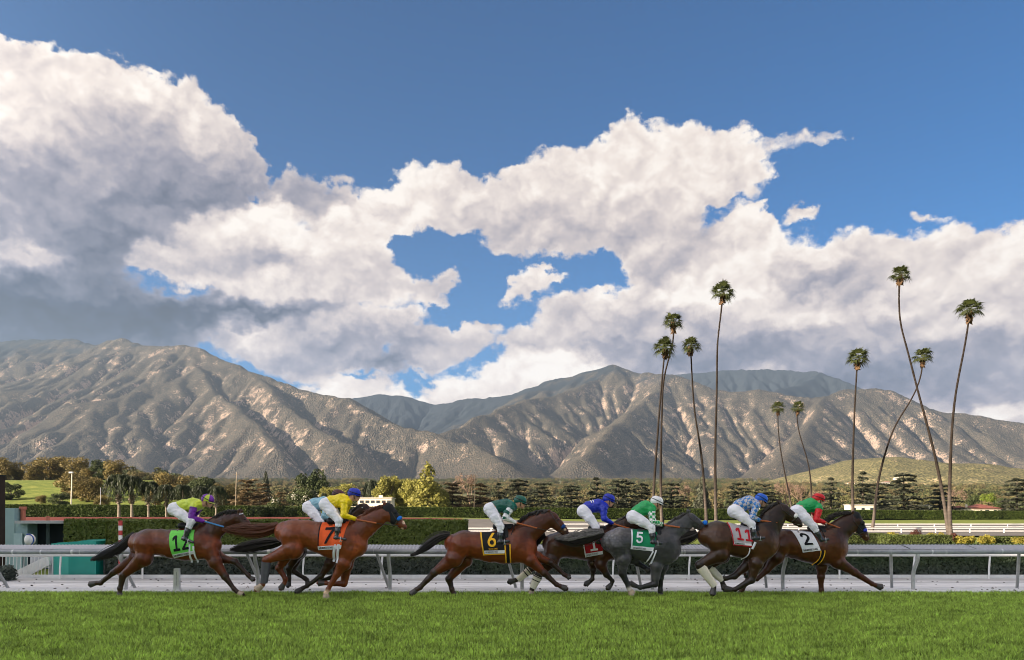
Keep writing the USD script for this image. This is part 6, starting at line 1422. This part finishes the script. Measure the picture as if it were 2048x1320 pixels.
horse(dict(x0=440, Y=15.7, label='chestnut racehorse with orange number 7 cloth and one white foreleg', coat=(.165, .050, .018), dark=(.105, .032, .013), points=(.105, .032, .014), point_amt=.5, head_dark=.0, hair=hair_chestnut,
    trunk=[(650, 520, 106), (740, 530, 132), (870, 540, 134), (1000, 578, 150), (1130, 610, 172), (1250, 615, 184), (1350, 650, 125)], neck=[(1330, 560, 145), (1455, 455, 110), (1560, 385, 90), (1635, 338, 72)],
    head=[(1680, 342, 70), (1745, 388, 54), (1805, 437, 40), (1840, 470, 30)], poll=(1655, 258), ears=[(1637, 203), (1670, 222)], eye=(1745, 320), blaze=[(1838, 425, .045), (1822, 490, .035)],
    legs=dict(near_hind=dict(j=[(720, 560, 120), (735, 690, 92), (465, 800, 38), (442, 1010, 25), (425, 1050, 21), (365, 1097, 24)], wrap=grey_wrap, hoof=hoof_pale), far_hind=dict(j=[(720, 580, 105), (700, 700, 78), (590, 880, 32), (655, 990, 21), (645, 1030, 18), (608, 1087, 22)]),
              near_fore=dict(j=[(1280, 700, 95), (1240, 830, 68), (1170, 940, 34), (1082, 1090, 22), (1060, 1130, 20), (1062, 1182, 24)], sock=True, hoof=hoof_pale), far_fore=dict(j=[(1290, 710, 85), (1270, 850, 58), (1240, 1035, 32), (1100, 1040, 20), (1060, 1030, 18), (985, 1030, 22)])),
    mane=[(1330, 430), (1420, 372), (1500, 305), (1580, 268), (1650, 258)], mane_dir=(-.75, .5), mane_len=60, tail=[(590, 450, 56), (480, 490, 105), (340, 505, 135), (200, 500, 125), (90, 500, 90), (20, 495, 30)],
    hand=(1360, 395), saddle=(1185, 432), roll=(1790, 392, 19, blue_fleece), mask=black_gear, grip=.45, girth=[([(1160, 640), (1118, 820)], 26, CC['white']), ([(1195, 640), (1160, 830)], 26, CC['white'])],
    cloth=dict(quad=[(990, 424), (1275, 416), (1215, 688), (977, 702)], mat=CC['orange'], band=(.86, 1.0), band_mat=CC['white'], trims=[(0, .04, 0, 1)], trim=CC['ink'], text=[('7', .17, .76, .56, CC['ink'], 'number', True, .95), title(.04, .965, .075, .58)])))
rider(dict(x0=440, Y=15.7, label='rider in yellow jersey and royal blue cap on the number 7 horse', hip=(1065, 245), waist=(1125, 220), chest=(1215, 208), shoulder=(1262, 228), neck=(1292, 195), head=(1345, 150), knee=(1190, 408), ankle=(1165, 578), toe=(1252, 592), elbow=(1236, 350), hand=(1362, 395), jersey=yellow, cap=royal, tilt=-.12))

horse(dict(x0=440, Y=16.35, label='dark bay racehorse mostly hidden behind the chestnut number 7 horse', coat=(.055, .024, .013), dark=(.022, .012, .009), hair=hair_black,
    trunk=[(720, 560, 86), (790, 560, 112), (900, 570, 116), (990, 590, 128), (1080, 610, 143), (1170, 615, 148), (1230, 640, 100)], neck=[(1215, 540, 112), (1300, 440, 86), (1370, 355, 70), (1410, 300, 58)],
    head=[(1440, 292, 56), (1500, 335, 44), (1555, 378, 33), (1590, 402, 25)], poll=(1412, 252), ears=[(1414, 236), (1440, 252)], eye=(1492, 292), brow=white_cloth,
    legs=dict(near_hind=dict(j=[(790, 600, 90), (780, 720, 65), (690, 880, 28), (690, 980, 19), (690, 1010, 17), (680, 1060, 20)]), far_hind=dict(j=[(800, 600, 85), (800, 720, 60), (720, 900, 28), (850, 985, 19), (870, 1000, 17), (882, 1047, 20)]),
              near_fore=dict(j=[(1150, 720, 70), (1100, 830, 50), (1010, 960, 27), (870, 1060, 18), (830, 1080, 17), (765, 1122, 20)]), far_fore=dict(j=[(1160, 720, 70), (1180, 830, 48), (1150, 960, 26), (1040, 1000, 17), (1010, 995, 16), (975, 990, 18)])),
    mane=[(1290, 385), (1340, 305), (1405, 254)], mane_dir=(-.7, .5), tail=[(640, 595, 46), (540, 625, 90), (420, 640, 110), (300, 665, 110), (190, 685, 80), (95, 697, 24)], hand=(1150, 410), saddle=(1040, 440)))
rider(dict(x0=440, Y=16.35, label='rider in light blue jersey and maroon cap behind the yellow rider', hip=(895, 275), waist=(952, 243), chest=(1040, 235), shoulder=(1088, 250), neck=(1120, 212), head=(1182, 162), knee=(1008, 425), ankle=(990, 560), toe=(1065, 582), elbow=(1042, 362), hand=(1150, 410), jersey=sky_silk, cap=maroon))

horse(dict(x0=800, Y=16.05, label='bay racehorse with black and yellow number 6 cloth', coat=(.135, .038, .014), dark=(.042, .016, .009), head_dark=.15,
    trunk=[(540, 640, 98), (640, 640, 130), (770, 655, 133), (900, 670, 150), (1040, 662, 172), (1160, 655, 178), (1250, 685, 122)], neck=[(1215, 570, 140), (1320, 482, 112), (1415, 418, 94), (1478, 388, 76)],
    head=[(1515, 395, 72), (1585, 455, 54), (1640, 510, 40), (1670, 545, 30)], poll=(1497, 312), ears=[(1478, 296), (1498, 290)], eye=(1578, 395), blaze=[(1650, 495, .03)],
    legs=dict(near_hind=dict(j=[(600, 660, 115), (545, 780, 84), (345, 925, 36), (200, 1075, 23), (165, 1095, 19), (115, 1142, 24)]), far_hind=dict(j=[(640, 690, 95), (650, 800, 70), (490, 990, 34), (520, 1095, 23), (535, 1130, 20), (550, 1164, 24)]),
              near_fore=dict(j=[(1220, 720, 92), (1300, 800, 62), (1440, 930, 33), (1565, 1045, 20), (1600, 1060, 18), (1662, 1087, 22)]), far_fore=dict(j=[(1260, 710, 80), (1370, 770, 52), (1510, 825, 28), (1640, 945, 18), (1665, 960, 16), (1697, 976, 18)])),
    mane=[(1180, 425), (1270, 350), (1370, 310), (1490, 300)], mane_dir=(-.5, .7), mane_len=58, tail=[(500, 553, 46), (390, 575, 80), (290, 640, 90), (200, 710, 80), (140, 745, 40), (100, 750, 15)],
    hand=(1165, 430), saddle=(1040, 486), roll=(1625, 472, 19, navy), grip=.42, girth=[([(1050, 650), (1062, 832)], 12, CC['yellow']), ([(1078, 650), (1083, 832)], 26, CC['ink']), ([(1100, 640), (1106, 832)], 12, CC['yellow'])],
    cloth=dict(quad=[(798, 524), (1062, 520), (1046, 744), (832, 754)], mat=CC['black'], trim=CC['yellow'], band=(.80, .94), band_u=.07, band_mat=CC['white'], text=[('6', .20, .62, .57, CC['yellow'], 'number', True, 1.0), ('SEJO (IRE)', .28, .765, .07, CC['yellow'], 'lettering', False, .9), title(.11, .90, .075, .58)])))
rider(dict(x0=800, Y=16.05, label='rider in dark green jersey with green and white sleeves on the number 6 horse', hip=(905, 293), waist=(965, 268), chest=(1060, 258), shoulder=(1108, 278), neck=(1150, 248), head=(1203, 222), knee=(1005, 465), ankle=(1000, 618), toe=(1085, 612), elbow=(1048, 375), hand=(1165, 430), jersey=bottle, sleeve=white_silk, arm_bands=[(.16, .27, bottle), (.40, .50, bottle)], cap=bottle, tilt=-.22, whip=[(1150, 435), (1092, 610), 'thin black whip held by the dark green rider']))

horse(dict(x0=1000, Y=16.5, label='dark bay racehorse with red number 1 cloth and white bandaged hind legs', coat=(.068, .026, .013), tone=(.86, .72, .55), dark=(.020, .011, .009),
    trunk=[(520, 640, 98), (600, 650, 128), (730, 655, 125), (860, 660, 140), (980, 650, 155), (1090, 640, 165), (1170, 650, 110)], neck=[(1140, 540, 118), (1240, 470, 90), (1330, 430, 76), (1380, 425, 62)],
    head=[(1410, 435, 60), (1470, 480, 46), (1520, 520, 34), (1550, 545, 26)], poll=(1390, 372), ears=[(1400, 345), (1422, 358)], eye=(1455, 432),
    legs=dict(near_hind=dict(j=[(560, 660, 110), (510, 800, 80), (385, 950, 34), (330, 1070, 23), (318, 1100, 20), (312, 1142, 24)], wrap=cream_wrap, bands=(.12, .42), hoof=hoof_pale), far_hind=dict(j=[(560, 660, 100), (480, 790, 70), (310, 890, 30), (190, 990, 20), (160, 1000, 18), (90, 1020, 22)], wrap=cream_wrap, bands=(.15, .4)),
              near_fore=dict(j=[(1020, 760, 80), (1010, 840, 55), (1065, 945, 28), (1125, 1010, 18), (1115, 1040, 17), (1075, 1085, 22)]), far_fore=dict(j=[(990, 750, 75), (930, 830, 50), (930, 900, 28), (925, 990, 18), (905, 1010, 17), (855, 1045, 20)])),
    mane=[(1130, 450), (1200, 402), (1270, 367), (1390, 366)], mane_dir=(-.6, .5), tail=[(450, 540, 46), (395, 570, 85), (362, 620, 80), (368, 672, 24)], hand=(1140, 440), saddle=(990, 505),
    cloth=dict(quad=[(806, 520), (1010, 510), (1027, 740), (855, 776)], mat=CC['red'], band=(.86, 1.0), band_mat=CC['white'], trims=[(0, .05, 0, 1)], trim=CC['white'], text=[('1', .26, .78, .46, CC['white'], 'number', True, 1.0), title(.06, .965, .075, .48)])))
rider(dict(x0=1000, Y=16.5, label='rider in royal blue jersey with white back bars on the number 1 horse', hip=(838, 312), waist=(888, 274), chest=(975, 256), shoulder=(1028, 282), neck=(1060, 235), head=(1088, 205), knee=(960, 468), ankle=(985, 620), toe=(1062, 625), elbow=(1040, 388), hand=(1130, 436), jersey=royal, cap=royal, bars=white_silk, tilt=-.25))

horse(dict(x0=1000, Y=15.95, label='dappled grey racehorse with green number 5 cloth', coat=(.058, .056, .060), dark=(.085, .083, .088), points=(.020, .018, .019), dapple=True, tone=(.95, .93, .92), head_dark=.5, head_col=(.035, .032, .033),
    trunk=[(1110, 620, 102), (1190, 620, 143), (1310, 630, 140), (1420, 650, 155), (1530, 660, 175), (1620, 665, 180), (1690, 695, 118)], neck=[(1660, 580, 135), (1770, 490, 100), (1840, 430, 82), (1880, 400, 67)],
    head=[(1905, 400, 64), (1960, 430, 50), (2015, 470, 37), (2050, 495, 28)], poll=(1872, 335), ears=[(1880, 276), (1905, 298)], eye=(1962, 385),
    legs=dict(near_hind=dict(j=[(1190, 660, 115), (1232, 790, 72), (1222, 930, 36), (1285, 1065, 22), (1295, 1095, 20), (1322, 1140, 23)], sock=True, hoof=hoof_pale), far_hind=dict(j=[(1240, 690, 95), (1330, 780, 60), (1370, 830, 30), (1440, 870, 20), (1455, 880, 18), (1487, 907, 20)]),
              near_fore=dict(j=[(1600, 760, 92), (1565, 860, 58), (1550, 1040, 32), (1400, 1075, 20), (1360, 1060, 18), (1300, 1035, 22)]), far_fore=dict(j=[(1640, 760, 85), (1620, 870, 55), (1600, 980, 32), (1603, 1100, 21), (1604, 1125, 19), (1608, 1157, 23)])),
    mane=[(1655, 455), (1740, 402), (1810, 357), (1870, 332)], mane_dir=(-.6, .5), tail=[(1040, 522, 56), (930, 550, 110), (800, 578, 150), (680, 600, 140), (590, 592, 80), (540, 582, 20)], tail2=hair_grey, tail_split=-.15,
    hand=(1632, 450), saddle=(1560, 505), roll=(2042, 436, 19, blue_fleece), grip=.40, girth=[([(1528, 710), (1468, 842)], 14, CC['white']), ([(1558, 700), (1512, 852)], 14, CC['white'])],
    cloth=dict(quad=[(1318, 494), (1580, 508), (1524, 712), (1304, 690)], mat=CC['dark_green'], band=(.82, 1.0), band_mat=CC['white'], trims=[(0, .06, 0, 1)], trim=CC['white'], text=[('5', .16, .64, .52, CC['white'], 'number', True, 1.0), title(.09, .965, .085, .62)])))
rider(dict(x0=1000, Y=15.95, label='rider in bright green jersey with checked sleeves and white cap', hip=(1335, 368), waist=(1380, 318), chest=(1450, 278), shoulder=(1502, 302), neck=(1540, 256), head=(1568, 230), knee=(1515, 472), ankle=(1530, 622), toe=(1612, 632), elbow=(1528, 418), hand=(1635, 450), jersey=emerald, sleeve=green_check, cap=white_silk, tilt=-.25, whip=[(1637, 462), (1637, 392), 'short dark whip upright in the hand of the white capped rider']))

horse(dict(x0=1320, Y=15.95, label='dark brown racehorse with grey number 11 cloth, head held high', coat=(.070, .031, .015), tone=(.86, .72, .55), dark=(.017, .011, .009), head_dark=.5, head_col=(.030, .016, .011),
    trunk=[(470, 560, 98), (560, 560, 148), (680, 582, 145), (790, 612, 155), (900, 622, 175), (1000, 622, 180), (1080, 640, 114)], neck=[(1045, 520, 150), (1110, 415, 118), (1165, 345, 95), (1200, 312, 78)],
    head=[(1235, 315, 70), (1300, 360, 53), (1365, 415, 40), (1398, 445, 30)], poll=(1192, 238), ears=[(1158, 192), (1222, 196)], eye=(1290, 300),
    legs=dict(near_hind=dict(j=[(590, 620, 120), (600, 740, 80), (395, 850, 40), (532, 1042, 24), (537, 1075, 20), (526, 1142, 24)], wrap=cream_wrap), far_hind=dict(j=[(600, 640, 110), (620, 760, 70), (480, 870, 36), (610, 990, 22), (625, 1030, 19), (648, 1087, 22)], wrap=cream_wrap),
              near_fore=dict(j=[(1010, 720, 95), (960, 830, 66), (915, 1000, 34), (750, 1095, 21), (715, 1095, 19), (640, 1085, 23)]), far_fore=dict(j=[(980, 730, 85), (890, 830, 55), (745, 960, 30), (665, 985, 19), (650, 985, 17), (630, 975, 18)])),
    mane=[(1020, 370), (1060, 310), (1120, 262), (1190, 236)], mane_dir=(-.7, .2), mane_len=48, tail=[(375, 530, 66), (280, 570, 110), (180, 590, 120), (90, 600, 90), (20, 610, 30)],
    hand=(1005, 405), saddle=(925, 466), roll=(1340, 366, 19, white_fleece), grip=.42, girth=[([(945, 620), (915, 690)], 22, CC['white']), ([(890, 680), (880, 760), (840, 800)], 10, CC['white'])],
    cloth=dict(quad=[(690, 420), (900, 468), (906, 668), (728, 652)], mat=CC['grey'], trim=CC['crimson'], band=(.85, .945), band_u=.06, band_mat=CC['white'], text=[('11', .20, .72, .54, CC['crimson'], 'number', True, .85), title(.10, .93, .065, .50)])))
rider(dict(x0=1320, Y=15.95, label='rider in blue and grey checked jersey on the number 11 horse', hip=(748, 312), waist=(800, 255), chest=(885, 226), shoulder=(938, 255), neck=(975, 222), head=(1012, 204), knee=(915, 438), ankle=(948, 582), toe=(1036, 578), elbow=(922, 375), hand=(1005, 405), jersey=blue_check, cap=azure, tilt=-.35))

horse(dict(x0=1440, Y=16.45, label='leading dark bay racehorse with white number 2 cloth and outstretched foreleg', coat=(.090, .030, .013), tone=(.86, .72, .55), dark=(.024, .012, .009), points=(.075, .022, .011), point_amt=.6,
    trunk=[(540, 620, 98), (620, 622, 130), (740, 642, 138), (870, 662, 155), (990, 662, 185), (1080, 658, 188), (1155, 690, 118)], neck=[(1150, 550, 135), (1240, 472, 102), (1302, 428, 85), (1338, 405, 68)],
    head=[(1362, 420, 64), (1405, 490, 50), (1440, 545, 38), (1462, 580, 30)], poll=(1322, 345), ears=[(1328, 288), (1350, 312)], eye=(1402, 430), blaze=[(1466, 560, .02)],
    legs=dict(near_hind=dict(j=[(600, 660, 100), (560, 770, 70), (470, 900, 32), (370, 990, 20), (340, 990, 18), (255, 945, 20)]), far_hind=dict(j=[(600, 660, 95), (480, 780, 60), (310, 940, 30), (225, 1090, 21), (210, 1115, 19), (190, 1152, 23)]),
              near_fore=dict(j=[(1110, 740, 92), (1180, 820, 64), (1345, 925, 34), (1520, 1038, 21), (1555, 1053, 19), (1612, 1072, 22)]), far_fore=dict(j=[(1060, 760, 85), (1015, 870, 52), (1010, 970, 33), (1012, 1100, 22), (1012, 1130, 20), (1015, 1168, 24)])),
    mane=[(1085, 430), (1150, 375), (1240, 345), (1320, 336)], mane_dir=(-.9, -.12), mane_len=62, tail=[(480, 540, 40), (420, 580, 60), (380, 640, 50), (370, 690, 20)], hand=(1052, 425), saddle=(990, 500), roll=(1432, 506, 18, royal), mask=black_gear, grip=.45,
    girth=[([(995, 705), (985, 800), (955, 858)], 9, CC['yellow']), ([(1012, 700), (990, 858)], 34, CC['ink']), ([(1032, 700), (1025, 790), (1000, 858)], 9, CC['yellow'])],
    cloth=dict(quad=[(734, 502), (925, 520), (992, 702), (828, 726)], mat=CC['white'], text=[('2', .17, .66, .54, CC['ink'], 'number', True, 1.0), title(.06, .95, .085, .50)])))
rider(dict(x0=1440, Y=16.45, label='rider in green jersey with red sleeves and red cap on the leading horse', hip=(772, 314), waist=(822, 274), chest=(905, 250), shoulder=(960, 280), neck=(978, 236), head=(988, 200), knee=(935, 462), ankle=(1015, 598), toe=(1078, 592), elbow=(962, 398), hand=(1052, 425), jersey=emerald, sleeve=red_silk, cap=red_silk, tilt=-.15))
